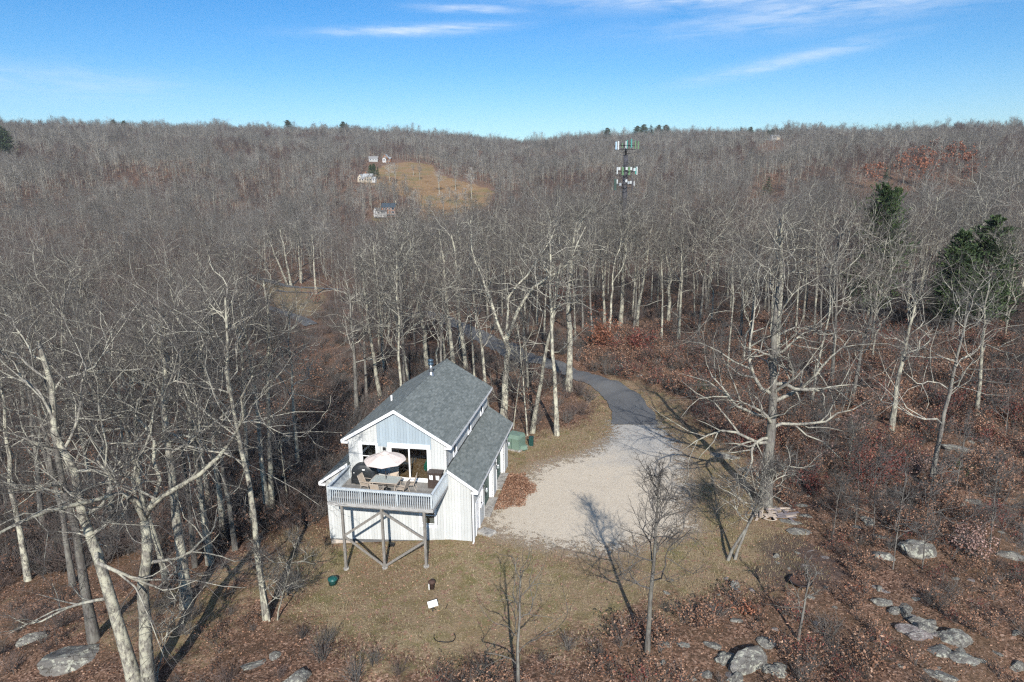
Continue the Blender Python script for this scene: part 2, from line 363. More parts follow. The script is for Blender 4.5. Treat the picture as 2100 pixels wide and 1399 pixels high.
M = {}
M['siding'] = siding_mat('siding paint', (0.55, 0.565, 0.555), (0.42, 0.435, 0.43))
M['siding_blue'] = siding_mat('blue grey siding', (0.33, 0.395, 0.44), (0.29, 0.35, 0.39))
M['backing'] = flat('wall sheathing', (0.12, 0.12, 0.12), 0.9)
M['white'] = flat('white trim paint', (0.80, 0.81, 0.82), 0.5, 0.05, 3)
M['concrete'] = flat('foundation concrete', (0.46, 0.40, 0.34), 0.9, 0.16, 5, bump=.3)
M['deck_grey'] = flat('weathered deck wood', (0.25, 0.24, 0.225), 0.85, 0.22, 4, stretch=(1, 9, 9), bump=.2, rnd=.16)
M['rimwood'] = flat('weathered rim board', (0.36, 0.355, 0.345), 0.85, 0.2, 5, stretch=(1, 6, 6), bump=.2)
M['tableglass'] = flat('pale obscured table glass', (0.42, 0.46, 0.45), 0.15, .05)
M['rail'] = flat('grey white rail paint', (0.50, 0.55, 0.58), 0.7, 0.12, 7, rnd=.1, bump=.1)
M['post'] = flat('weathered grey timber', (0.215, 0.20, 0.18), 0.85, 0.25, 5, stretch=(6, 6, .7), bump=.3)
M['shingle'] = island_mat('roof shingle', [(0, (0.115, 0.132, 0.128)), (0.3, (0.142, 0.160, 0.155)), (0.7, (0.165, 0.184, 0.178)), (1, (0.20, 0.22, 0.212))], 0.85, 0.0)
M['roofbase'] = flat('roof underlay', (0.07, 0.085, 0.085), 0.9)
M['glass'] = glass_mat('window glass', (0.016, 0.03, 0.05))
M['clear'] = glass_mat('clear glass', trans=1)
M['dark'] = flat('black metal', (0.015, 0.016, 0.018), 0.45)
M['galv'] = flat('galvanised steel', (0.42, 0.44, 0.46), 0.35, 0.1, 8, metal=.8)
M['flueblue'] = flat('blue grey cowl', (0.06, 0.10, 0.14), 0.4, .1, metal=.4)
M['garage_green'] = flat('dark green garage door paint', (0.055, 0.105, 0.09), 0.55, 0.08)
M['canvas'] = flat('beige parasol canvas', (0.66, 0.575, 0.53), 0.85, 0.06, 5)
M['cover'] = flat('black vinyl grill cover', (0.022, 0.025, 0.028), 0.42, 0.2, 3, bump=.5)
M['sling'] = flat('tan sling fabric', (0.42, 0.35, 0.28), 0.8, 0.06)
M['chairframe'] = flat('tan powder coated aluminium', (0.44, 0.38, 0.32), 0.45, 0.05)
M['brownbox'] = flat('dark brown resin', (0.055, 0.04, 0.034), 0.5, 0.08)
M['paper'] = flat('white paper', (0.82, 0.82, 0.80), 0.8, 0.04)
M['util'] = flat('green utility enclosure paint', (0.15, 0.22, 0.175), 0.5, 0.08, 2)
M['teal'] = flat('teal green plastic', (0.012, 0.085, 0.078), 0.4, 0.1)
M['dkgreen'] = flat('dark green plastic', (0.012, 0.05, 0.045), 0.4, 0.1)
M['rust'] = flat('rusty brown steel', (0.075, 0.042, 0.032), 0.8, 0.25, 9)
M['hose'] = flat('black rubber hose', (0.014, 0.014, 0.014), 0.5)
M['plank'] = flat('bleached lumber', (0.46, 0.38, 0.31), 0.85, 0.2, 5, stretch=(1, 8, 8), rnd=.3)
M['plank_grey'] = flat('grey lumber', (0.25, 0.22, 0.23), 0.85, 0.2, 5, stretch=(1, 8, 8), rnd=.25)
M['rope'] = flat('pale rope', (0.50, 0.44, 0.36), 0.9)
M['floorwood'] = flat('oak floor', (0.36, 0.20, 0.085), 0.4, 0.12, 3, stretch=(8, 1, 1))
M['room'] = flat('interior wall', (0.30, 0.28, 0.25), 0.9)
M['greencloth'] = flat('green cloth', (0.02, 0.20, 0.12), 0.9)
M['lampglass'] = flat('lamp glass', (0.36, 0.42, 0.42), 0.25)
M['bark'] = bark_mat('pale lichened bark', (0.06, 0.053, 0.046), (0.25, 0.235, 0.20), (0.50, 0.485, 0.375), .7)
M['bark2'] = bark_mat('grey oak bark', (0.07, 0.063, 0.056), (0.165, 0.153, 0.138), (0.27, 0.27, 0.225), .4)
M['barkdark'] = bark_mat('dark bark', (0.05, 0.045, 0.04), (0.125, 0.115, 0.105), (0.24, 0.24, 0.20), .3)
M['branch'] = bark_mat('branch bark', (0.10, 0.092, 0.082), (0.27, 0.255, 0.225), (0.48, 0.465, 0.37), .6, .25)
M['twig'] = flat('twigs', (0.118, 0.110, 0.102), 0.9, 0.2, 2, rnd=.25, spec=.1)
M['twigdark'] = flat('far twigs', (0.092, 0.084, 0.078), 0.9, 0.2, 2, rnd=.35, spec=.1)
M['twigplum'] = flat('far reddish twigs', (0.108, 0.074, 0.066), 0.9, 0.2, 2, rnd=.35, spec=.1)
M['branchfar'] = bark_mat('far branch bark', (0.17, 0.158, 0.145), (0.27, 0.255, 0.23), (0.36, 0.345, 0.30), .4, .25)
M['twigred'] = flat('reddish twigs', (0.128, 0.100, 0.090), 0.9, 0.2, 2, rnd=.25, spec=.1)
M['leafbrown'] = island_mat('brown oak leaves', [(0, (0.085, 0.043, 0.028)), (0.35, (0.215, 0.112, 0.070)), (0.75, (0.33, 0.188, 0.122)), (1, (0.46, 0.305, 0.215))], .75, .22, .15)
M['leaftan'] = island_mat('dry tan leaves', [(0, (0.17, 0.09, 0.06)), (0.35, (0.33, 0.20, 0.14)), (0.7, (0.46, 0.30, 0.22)), (1, (0.60, 0.44, 0.35))], .75, .1, .15)
M['leafred'] = island_mat('dark red leaves', [(0, (0.06, 0.018, 0.015)), (0.5, (0.14, 0.042, 0.034)), (1, (0.27, 0.10, 0.075))], .7, .2, .15)
M['leafrust'] = island_mat('rust oak leaves', [(0, (0.12, 0.045, 0.026)), (0.5, (0.23, 0.092, 0.054)), (1, (0.36, 0.17, 0.105))], .7, .2, .15)
M['leafpink'] = island_mat('pale pinkish leaves', [(0, (0.17, 0.10, 0.085)), (0.5, (0.30, 0.19, 0.16)), (1, (0.45, 0.32, 0.28))], .7, .2, .15)
M['needle'] = island_mat('pine needles', [(0, (0.020, 0.038, 0.017)), (0.5, (0.042, 0.072, 0.028)), (1, (0.085, 0.118, 0.045))], .6, .15, .1)
M['drygrass'] = island_mat('dry grass blades', [(0, (0.19, 0.145, 0.08)), (0.5, (0.30, 0.238, 0.145)), (0.8, (0.42, 0.35, 0.23)), (1, (0.15, 0.155, 0.055))], .8, .1, .2)
M['rock'] = rock_mat('lichened granite', (0.095, 0.09, 0.083), (0.19, 0.182, 0.166), (0.345, 0.348, 0.29))
M['rockpink'] = rock_mat('pinkish ledge', (0.12, 0.105, 0.102), (0.22, 0.19, 0.185), (0.31, 0.30, 0.275))
M['slate'] = rock_mat('flat grey stone', (0.26, 0.25, 0.235), (0.38, 0.36, 0.33), (0.44, 0.42, 0.38))

def ground_material():
    m, T, b = new_mat('leaf litter and dry grass')
    pos = T.add('ShaderNodeNewGeometry').outputs['Position']
    at = lambda n: T.add('ShaderNodeAttribute', attribute_name=n).outputs['Fac']
    lawn, field, scorch, dirt = at('lawn'), at('field'), at('scorch'), at('dirt')
    def vor(scale, ch='Color'):
        v = T.add('ShaderNodeTexVoronoi', inp={'Scale': scale}); T.l.new(pos, v.inputs['Vector']); return v.outputs[ch]
    s1 = T.add('ShaderNodeSeparateColor'); T.l.new(vor(11.0), s1.inputs[0]); s2 = T.add('ShaderNodeSeparateColor'); T.l.new(vor(5.5), s2.inputs[0])
    big = T.noise(pos, 0.16, 5, 0.6); mid = T.noise(pos, 0.9, 5, 0.65); fine = T.noise(pos, 6.0, 4, 0.7)
    litter = T.ramp(s1.outputs[0], [(0, (0.045, 0.027, 0.019)), (0.35, (0.115, 0.066, 0.046)), (0.65, (0.20, 0.118, 0.082)), (0.9, (0.30, 0.19, 0.135)), (1, (0.42, 0.29, 0.225))])
    litter = T.mix(T.ramp(mid, [(0.42, 0.0), (0.62, 0.62)]), litter, (0.062, 0.042, 0.030))
    litter = T.mix(T.ramp(big, [(0.42, 0.0), (0.62, 0.5)]), litter, (0.125, 0.085, 0.052))
    dry = T.ramp(fine, [(0.25, (0.15, 0.113, 0.065)), (0.5, (0.26, 0.202, 0.122)), (0.75, (0.37, 0.30, 0.195))])
    dry = T.mix(T.ramp(mid, [(0.46, 0.0), (0.60, 0.75)]), dry, (0.145, 0.138, 0.052))
    dry = T.mix(T.ramp(big, [(0.40, 0.0), (0.62, 0.6)]), dry, (0.22, 0.15, 0.10))
    lv = T.ramp(s2.outputs[1], [(0.90, 0.0), (0.93, 0.8)])
    dry = T.mix(lv, dry, T.ramp(s1.outputs[1], [(0, (0.17, 0.095, 0.066)), (1, (0.36, 0.23, 0.17))]))
    edge = T.math('ADD', lawn, T.math('ADD', T.math('MULTIPLY', T.math('SUBTRACT', T.noise(pos, 0.42, 5, 0.65), 0.5), 1.9), T.math('MULTIPLY', T.math('SUBTRACT', fine, 0.5), 0.7)))
    c = T.mix(T.ramp(edge, [(0.30, 0.0), (0.70, 0.93)]), litter, dry)
    fld = T.ramp(T.noise(pos, 0.05, 5, 0.65), [(0.3, (0.16, 0.10, 0.05)), (0.5, (0.25, 0.16, 0.085)), (0.62, (0.17, 0.135, 0.06)), (0.75, (0.29, 0.20, 0.125))])
    c = T.mix(T.ramp(T.math('ADD', field, T.math('MULTIPLY', T.math('SUBTRACT', T.noise(pos, .12, 3), 0.5), .5)), [(0.4, 0.0), (0.6, 1.0)]), c, fld)
    c = T.mix(T.ramp(T.math('ADD', dirt, T.math('MULTIPLY', T.math('SUBTRACT', mid, 0.5), 1.0)), [(0.4, 0.0), (0.75, 0.8)]), c, T.mix(fine, (0.22, 0.165, 0.12), (0.36, 0.30, 0.24)))
    c = T.mix(T.ramp(T.math('ADD', scorch, T.math('MULTIPLY', T.math('SUBTRACT', mid, 0.5), 1.2)), [(0.4, 0.0), (0.7, 0.75)]), c, (0.075, 0.058, 0.052))
    T.l.new(c, b.inputs['Base Color']); b.inputs['Roughness'].default_value = 0.95; b.inputs['Specular IOR Level'].default_value = .1
    hgt = T.math('ADD', T.math('MULTIPLY', s1.outputs[2], 0.5), T.math('MULTIPLY', fine, 1.2))
    bp = T.add('ShaderNodeBump', inp={'Strength': 0.7, 'Distance': 0.06}); T.l.new(hgt, bp.inputs['Height']); T.l.new(bp.outputs[0], b.inputs['Normal'])
    return m
def gravel_material():
    m, T, b = new_mat('crushed stone and packed earth')
    pos = T.add('ShaderNodeNewGeometry').outputs['Position']; sp = T.add('ShaderNodeSeparateXYZ'); T.l.new(pos, sp.inputs[0])
    v = T.add('ShaderNodeTexVoronoi', inp={'Scale': 26.0}); T.l.new(pos, v.inputs['Vector']); s1 = T.add('ShaderNodeSeparateColor'); T.l.new(v.outputs['Color'], s1.inputs[0])
    f = T.noise(pos, 22, 3, 0.7); mid = T.noise(pos, 0.45, 5, 0.6); md2 = T.noise(pos, 1.7, 5, 0.7)
    warm = T.ramp(s1.outputs[0], [(0, (0.46, 0.395, 0.305)), (0.5, (0.525, 0.46, 0.365)), (1, (0.58, 0.515, 0.42))])
    grey = T.ramp(s1.outputs[0], [(0, (0.31, 0.295, 0.265)), (0.5, (0.385, 0.37, 0.34)), (1, (0.46, 0.445, 0.41))])
    w = T.math('ADD', T.math('MULTIPLY', T.math('SUBTRACT', sp.outputs[1], 47.0), 0.10), T.math('MULTIPLY', T.math('SUBTRACT', sp.outputs[0], 4.0), 0.05))
    w = T.math('ADD', w, T.math('MULTIPLY', T.math('SUBTRACT', mid, 0.5), 1.6))
    c = T.mix(T.ramp(w, [(0.25, 0.0), (1.0, 1.0)]), warm, grey)
    c = T.mix(T.ramp(mid, [(0.5, 0.0), (0.8, .25)]), c, (0.33, 0.275, 0.215))
    c = T.mix(T.ramp(md2, [(0.62, 0.0), (0.74, 0.6)]), c, (0.22, 0.17, 0.115))
    T.l.new(c, b.inputs['Base Color']); b.inputs['Roughness'].default_value = 0.95; b.inputs['Specular IOR Level'].default_value = .15
    bp = T.add('ShaderNodeBump', inp={'Strength': 0.6, 'Distance': 0.02}); T.l.new(T.math('ADD', s1.outputs[1], f), bp.inputs['Height']); T.l.new(bp.outputs[0], b.inputs['Normal'])
    ed = T.add('ShaderNodeAttribute', attribute_name='edge').outputs['Fac']      # worn, broken edge of the stone
    q = T.math('ADD', ed, T.math('ADD', T.math('MULTIPLY', T.math('SUBTRACT', md2, 0.5), 2.2), T.math('MULTIPLY', T.math('SUBTRACT', T.noise(pos, 9, 4, .75), 0.5), 2.6)))
    T.l.new(T.ramp(q, [(0.40, 0.0), (0.62, 1.0)]), b.inputs['Alpha'])
    return m
def asphalt_material():
    m, T, b = new_mat('worn asphalt')
    pos = T.add('ShaderNodeNewGeometry').outputs['Position']
    f = T.noise(pos, 30, 3, 0.7); mid = T.noise(pos, 0.6, 5, 0.6)
    c = T.ramp(f, [(0.3, (0.062, 0.066, 0.070)), (0.7, (0.135, 0.138, 0.140))])
    c = T.mix(T.ramp(mid, [(0.4, 0.0), (0.7, 0.5)]), c, (0.115, 0.112, 0.108))
    T.l.new(c, b.inputs['Base Color']); b.inputs['Roughness'].default_value = 0.9
    bp = T.add('ShaderNodeBump', inp={'Strength': 0.4, 'Distance': 0.01}); T.l.new(f, bp.inputs['Height']); T.l.new(bp.outputs[0], b.inputs['Normal'])
    return m
M['ground'] = ground_material(); M['gravel'] = gravel_material(); M['asphalt'] = asphalt_material()

# ------------------------------------------------------------------ the ground, the gravel yard, the drive
def build_ground():
    cx, cy = 3.0, 44.0; NA = 400
    R = [0.0]; d = 0.45
    while R[-1] < 2600: R.append(R[-1] + d); d = max(0.45, min(R[-1] * 0.017, 40))
    R = np.array(R[1:]); th = np.linspace(0, 2 * np.pi, NA, endpoint=False)
    x = cx + np.outer(R, np.sin(th)); y = cy + np.outer(R, np.cos(th)); x = x.ravel(); y = y.ravel()
    x = np.concatenate([[cx], x]); y = np.concatenate([[cy], y]); z = terrain(x, y)
    # house pad: keep the floor of the building above the soil
    u, v = to_local(x, y)
    nR = len(R); i, j = np.meshgrid(np.arange(nR - 1), np.arange(NA), indexing='ij'); a = 1 + i * NA + j; b = 1 + i * NA + (j + 1) % NA
    quads = np.stack([a, a + NA, b + NA, b], -1).reshape(-1, 4)
    jj = np.arange(NA); tri = np.stack([np.zeros(NA, int), 1 + jj, 1 + (jj + 1) % NA], -1)
    me = np_mesh('ground', np.stack([x, y, z], -1), np.concatenate([np.full(NA, 3), np.full(len(quads), 4)]), np.concatenate([tri.ravel(), quads.ravel()]), M['ground'], shade=True)
    o = link('ground', me); tag(o, 'brown leaf littered hilly ground with a patch of dry lawn', kind='structure')
    def attr(n, val):
        A = me.attributes.new(n, 'FLOAT', 'POINT'); A.data.foreach_set('value', np.asarray(val, np.float32))
    lw = smooth(4.0, -3.0, sd_poly(x, y, LAWN)); lw = np.maximum(lw, .92 * smooth(3, -3, sd_poly(x, y, CLEAR)))
    lw = np.maximum(lw, .55 * smooth(5, 1, dist_line(x, y, [to_world(-9, -2), to_world(-9, -9), to_world(-14, -7)])))
    attr('lawn', lw)
    attr('field', np.maximum(smooth(6, -6, sd_poly(x, y, FIELD)), .8 * smooth(4, -4, sd_poly(x, y, YARD2))))
    sx, sy = gp(1640, 1150); attr('scorch', np.maximum(smooth(4.2, .5, np.hypot(x - sx, (y - sy) * .8)), .8 * smooth(2, .3, np.hypot(x - sx + 2.2, y - sy + 1.5))))
    gd = sd_poly(x, y, GRAVEL); attr('dirt', np.where(gd > 0, .75 * smooth(2.6, 0, gd), .9) * smooth(8, 14, dist_line(x, y, DRIVE) + 8))
    return o
ground = build_ground()
def sheet(name, poly, mat, label, cell, lift, rag, kf, inner=None):
    P = np.array(poly); x0, y0 = P.min(0) - 1; x1, y1 = P.max(0) + 1
    nx, ny = int((x1 - x0) / cell) + 1, int((y1 - y0) / cell) + 1
    gx, gy = np.meshgrid(x0 + np.arange(nx + 1) * cell, y0 + np.arange(ny + 1) * cell, indexing='ij')
    cxm, cym = gx[:-1, :-1] + cell / 2, gy[:-1, :-1] + cell / 2
    sd = sd_poly(cxm, cym, poly); nz = wob(cxm, cym, 2.6, kf, 4) * .55 + wob(cxm, cym, .7, kf + 5, 3) * .4
    keep = sd < 2.4
    idx = np.arange((nx + 1) * (ny + 1)).reshape(nx + 1, ny + 1)
    q = np.stack([idx[:-1, :-1], idx[1:, :-1], idx[1:, 1:], idx[:-1, 1:]], -1)[keep]
    used, inv = np.unique(q, return_inverse=True); V = np.stack([gx.ravel(), gy.ravel()], -1)[used]
    z = terrain(V[:, 0], V[:, 1]) + lift
    me = np_mesh(name, np.column_stack([V, z]), np.full(len(q), 4), inv.ravel(), mat, shade=True)
    A = me.attributes.new('edge', 'FLOAT', 'POINT'); A.data.foreach_set('value', np.clip(.42 - sd_poly(V[:, 0], V[:, 1], poly) / 2.6, -1, 1.7).astype(np.float32))
    return tag(link(name, me), label, kind='structure')
sheet('gravel_yard', GRAVEL, M['gravel'], 'pale gravel parking yard in front of the garage doors', 0.3, 0.045, 0.85, 2)
def ribbon(name, pts, wl, wr, mat, label, lift=.05, step=.5, jag=0.0):
    P = catmull(pts, 1) if len(pts) < 3 else np.array(pts); rs = np.random.RandomState(3)
    seg = np.hypot(*np.diff(P, axis=0).T); s = np.concatenate([[0], np.cumsum(seg)]); t = np.arange(0, s[-1], step)
    X = np.interp(t, s, P[:, 0]); Y = np.interp(t, s, P[:, 1]); dx = np.gradient(X); dy = np.gradient(Y); L = np.hypot(dx, dy); nx, ny = dy / L, -dx / L
    K = 9; off = np.linspace(-1, 1, K); vs_ = []
    jl = np.cumsum(rs.randn(len(t)) * jag); jl -= np.linspace(jl[0], jl[-1], len(t)); jr = np.cumsum(rs.randn(len(t)) * jag); jr -= np.linspace(jr[0], jr[-1], len(t))
    A, B = np.meshgrid(np.arange(len(t)), np.arange(K), indexing='ij')
    w = np.where(off[B] < 0, wl(t)[A] + np.clip(jl, -.35, .35)[A], wr(t)[A] + np.clip(jr, -.35, .35)[A]) * off[B]
    VX = X[A] + nx[A] * w; VY = Y[A] + ny[A] * w
    V = np.column_stack([VX.ravel(), VY.ravel(), (terrain(VX.ravel(), VY.ravel()) + lift)])
    a = (A[:-1, :-1] * K + B[:-1, :-1]); q = np.stack([a, a + 1, a + K + 1, a + K], -1).reshape(-1, 4)
    return tag(link(name, np_mesh(name, V, np.full(len(q), 4), q.ravel(), mat, shade=True)), label, kind='structure')
one = lambda v: (lambda t: np.full(len(t), v))
ribbon('driveway', DRIVE, lambda t: np.interp(t, [0, 3, 8, 14, 90], [2.1, 2.0, 1.75, 1.6, 1.6]), lambda t: np.interp(t, [0, 3, 5, 8, 14, 90], [2.1, 2.0, 1.5, 1.9, 1.6, 1.6]), M['asphalt'], 'dark asphalt driveway curving away behind the house into the woods', .075, .35, .05)
LANE = catmull([gp(*p) for p in [(700, 594), (640, 591), (595, 588), (565, 581), (535, 572), (510, 565)]], 8)
ribbon('lane', LANE, one(1.5), one(1.5), M['asphalt'], 'grey lane along the wood edge beyond the small clearing', .12, 1.0)
LANE2 = catmull([gp(*p) for p in [(655, 602), (620, 600), (585, 599), (560, 594)]], 8)
ribbon('lane', LANE2, one(.8), one(.8), M['asphalt'], 'thin grey lane crossing the small clearing', .12, 1.0)
LANE3 = catmull([gp(*p) for p in [(545, 630), (575, 640), (610, 652), (640, 668)]], 8)
ribbon('lane', LANE3, one(1.3), one(1.3), M['asphalt'], 'grey lane below the grass of the small clearing', .12, 1.0)

# ------------------------------------------------------------------ trees
def nrm(a): return a / np.maximum(np.linalg.norm(a, axis=-1, keepdims=True), 1e-9)
def grow(rs, st, d, L, n, wig, up, r0, r1, droop=0.0):
    """batch of wandering branches: returns points (B,n,3), radii (B,n)"""
    B = len(st); P = np.zeros((B, n, 3)); P[:, 0] = st; d = nrm(d.copy()); step = (L / (n - 1))[:, None]
    for i in range(1, n):
        d = nrm(d + rs.randn(B, 3) * wig + np.array([0, 0, up - droop * i / n])); P[:, i] = P[:, i - 1] + d * step
    t = np.linspace(0, 1, n)[None, :]; rad = r0[:, None] * (1 - t) ** .85 + r1[:, None] * (1 - (1 - t) ** .85)
    return P, rad
def tubes(P, rad, k):
    B, n, _ = P.shape; T = np.zeros_like(P); T[:, 1:-1] = P[:, 2:] - P[:, :-2]; T[:, 0] = P[:, 1] - P[:, 0]; T[:, -1] = P[:, -1] - P[:, -2]; T = nrm(T)
    ref = np.where(np.abs(T[:, :1, 2:3]) > .8, np.array([1., .13, .1]), np.array([.1, .13, 1.])); ref = np.broadcast_to(ref, T.shape)
    x = nrm(np.cross(T, ref)); y = np.cross(T, x); a = np.arange(k) * 2 * np.pi / k
    V = P[:, :, None, :] + rad[:, :, None, None] * (x[:, :, None, :] * np.cos(a)[None, None, :, None] + y[:, :, None, :] * np.sin(a)[None, None, :, None])
    idx = np.arange(B * n * k).reshape(B, n, k); i0 = idx[:, :-1]; i1 = idx[:, 1:]
    q = np.stack([i0, np.roll(i0, -1, 2), np.roll(i1, -1, 2), i1], -1).reshape(-1, 4)
    return V.reshape(-1, 3), q
def join_tubes(lst):
    V = []; Q = []; Mi = []; o = 0
    for (P, r, k, m) in lst:
        v, q = tubes(P, r, k); V.append(v); Q.append(q + o); Mi.append(np.full(len(q), m)); o += len(v)
    return np.concatenate(V), np.concatenate(Q), np.concatenate(Mi)
def children(rs, P, rad, L, per, t0, t1, ang, ratio, rr, jit=.35, tip=True):
    B, n, _ = P.shape; t = t0 + (t1 - t0) * ((np.arange(per)[None, :] + rs.rand(B, per) * .9) / per)
    if tip: t[:, -1] = 1.0
    f = t * (n - 1); i = np.minimum(f.astype(int), n - 2); f = f - i; b = np.arange(B)[:, None]
    p = P[b, i] * (1 - f)[..., None] + P[b, i + 1] * f[..., None]; tan = nrm(P[b, i + 1] - P[b, i]); r = rad[b, i] * (1 - f) + rad[b, i + 1] * f
    q = nrm(np.cross(tan, nrm(rs.randn(B, per, 3)))); a = np.radians(ang) * (1 + jit * rs.randn(B, per)); a = np.where(t >= .999, a * .35, a)
    d = tan * np.cos(a)[..., None] + q * np.sin(a)[..., None]
    ln = L[:, None] * ratio * (1.15 - .5 * t) * (1 + .3 * rs.randn(B, per)).clip(.5, 1.6)
    return p.reshape(-1, 3), d.reshape(-1, 3), ln.ravel(), (r * rr).ravel(), t.ravel()
def tree_meshes(seed, H, r0, lean=(0, 0), t0=.45, limbs=9, spread=.45, kink=.10, det=2, mats=('bark', 'branch', 'twig'), up=.10, fork=None, low=(), leaf=None, thick=1.0, per=(6, 5, 4)):
    """one bare hardwood: (trunk mesh, crown mesh); base at the origin"""
    rs = np.random.RandomState(seed)
    n0 = 10; fork_t = fork[0] if fork else 1.0; top = np.array([lean[0], lean[1], H]) * (fork_t if fork else 1)
    t = np.linspace(0, 1, n0); TP = t[:, None] * top[None, :]; w = np.cumsum(rs.randn(n0, 2) * kink * H / n0, 0); w -= t[:, None] * w[-1]; TP[:, :2] += w * (t * (1 if det > 0 else 1))[:, None]
    TP[0, 2] -= .5
    rad = r0 * (1 - (.72 if not fork else .42) * t); rad[0] *= 1.35; rad[1] *= 1.05
    trunks = [(TP[None], rad[None], 9 if det >= 2 else 5, 0)]
    starts = [TP[None]]; srad = [rad[None]]
    if fork:
        for (az, inc, lf, rf) in fork[1]:
            d = np.array([math.cos(az) * math.sin(inc), math.sin(az) * math.sin(inc), math.cos(inc)])
            P, r = grow(rs, TP[-1:][:], d[None], np.array([H * (1 - fork_t) * lf]), n0, .17 + kink * .8, .09, np.array([rad[-1] * rf]), np.array([rad[-1] * rf * .22]))
            trunks.append((P, r, 8 if det >= 2 else 5, 0)); starts.append(P); srad.append(r)
    br = []; L1P, L1r, L1L = [], [], []
    for si, (SP, SR) in enumerate(zip(starts, srad)):
        if fork and si == 0:
            if not low: continue
        nl = limbs if not fork else max(5, int(limbs / len(fork[1])) + 3)
        a0 = t0 if not fork else .15
        if fork and si == 0: nl = 0
        Hs = H * (1 if not fork else (1 - fork_t) * 1.1)
        if nl:
            tt = a0 + (1 - a0) * ((np.arange(nl) + rs.rand(nl) * .8) / nl) ** .9; tt = np.minimum(tt, .97)
            f = tt * (n0 - 1); i = np.minimum(f.astype(int), n0 - 2); f = f - i
            p = SP[0, i] * (1 - f)[:, None] + SP[0, i + 1] * f[:, None]; r = SR[0, i] * (1 - f) + SR[0, i + 1] * f
            az = np.arange(nl) * 2.4 + rs.rand() * 6.28 + rs.randn(nl) * .4; inc = np.radians(66 - 38 * (tt - a0) / (1 - a0) + rs.randn(nl) * 9)
            d = np.stack([np.cos(az) * np.sin(inc), np.sin(az) * np.sin(inc), np.cos(inc)], -1)
            ln = H * spread * (1.12 - .62 * (tt - a0) / (1 - a0)) * (1 + .22 * rs.randn(nl)).clip(.55, 1.5)
            if fork: ln *= .72
            P, rr_ = grow(rs, p, d, ln, 8, .27 + kink * 1.1, up + .03, np.maximum(r * .46, .028), np.full(nl, .014) * thick)
            L1P.append(P); L1r.append(rr_); L1L.append(ln)
    for (z, az, inc, ln, rf) in low:
        ft = z / max(top[2], .1) * (n0 - 1); i = int(min(ft, n0 - 2)); f = ft - i; p = TP[i] * (1 - f) + TP[i + 1] * f
        d = np.array([math.cos(az) * math.sin(inc), math.sin(az) * math.sin(inc), math.cos(inc)])
        P, rr_ = grow(rs, p[None], d[None], np.array([ln]), 8, .2 + kink * .5, .03, np.array([r0 * rf]), np.array([.02]))
        L1P.append(P); L1r.append(rr_); L1L.append(np.array([ln]))
    P1 = np.concatenate(L1P); r1 = np.concatenate(L1r); l1 = np.concatenate(L1L)
    br.append((P1, r1, 6 if det >= 2 else 4, 0))
    # leaders carry branches too
    st, d, ln, rr_, tt = children(rs, P1, r1, l1, per[0], .18, 1.0, 48, .60, .74)
    P2, r2 = grow(rs, st, d, ln, 5, .22, .06, np.maximum(rr_, .018 * thick), np.full(len(st), .010) * thick)
    br.append((P2, r2, 4 if det >= 2 else 3, 0))
    st, d, ln, rr_, tt = children(rs, P2, r2, ln, per[1], .2, 1.0, 44, .55, .6)
    P3, r3 = grow(rs, st, d, ln, 4 if det else 3, .22, .05, np.maximum(rr_, .009 * thick), np.full(len(st), .006) * thick)
    br.append((P3, r3, 3, 1))
    ends = P3
    if det >= 1:
        st, d, ln, rr_, tt = children(rs, P3, r3, ln, per[2], .15, 1.0, 42, .62, .7)
        P4, r4 = grow(rs, st, d, np.maximum(ln, .25), 3, .2, .04, np.maximum(rr_, .0065 * thick), np.full(len(st), .0035) * thick)
        br.append((P4, r4, 3, 1)); ends = P4
    V, Q, mi = join_tubes(trunks); tm = np_mesh('trunk', V, np.full(len(Q), 4), Q.ravel(), M[mats[0]], shade=True)
    V, Q, mi = join_tubes(br); mlist = [M[mats[1]], M[mats[2]]]; nfs = np.full(len(Q), 4); loops = Q.ravel()
    if leaf:
        fr, mat, size = leaf; e = ends[rs.rand(len(ends)) < fr]
        if len(e):
            LV = leaf_quads(rs, np.repeat(e[:, -1], 2, 0) + rs.randn(2 * len(e), 3) * .12, size); k = len(V); V = np.concatenate([V, LV]); nq = len(LV) // 4
            Q = np.concatenate([Q, k + np.arange(nq * 4).reshape(-1, 4)]); mi = np.concatenate([mi, np.full(nq, 2)]); mlist.append(M[mat])
    cm = np_mesh('crown', V, np.full(len(Q), 4), Q.ravel(), mlist, mi, shade=True)
    return tm, cm
def leaf_quads(rs, C, size, flatness=0.0):
    n = len(C); a = nrm(rs.randn(n, 3) * np.array([1, 1, 1 - flatness])); b = nrm(np.cross(a, nrm(rs.randn(n, 3)))) ; s = size * (.6 + .8 * rs.rand(n, 1))
    b = b * .55; V = np.stack([C - a * s * .5, C + b * s * .5, C + a * s * .5, C - b * s * .5], 1); return V.reshape(-1, 3)

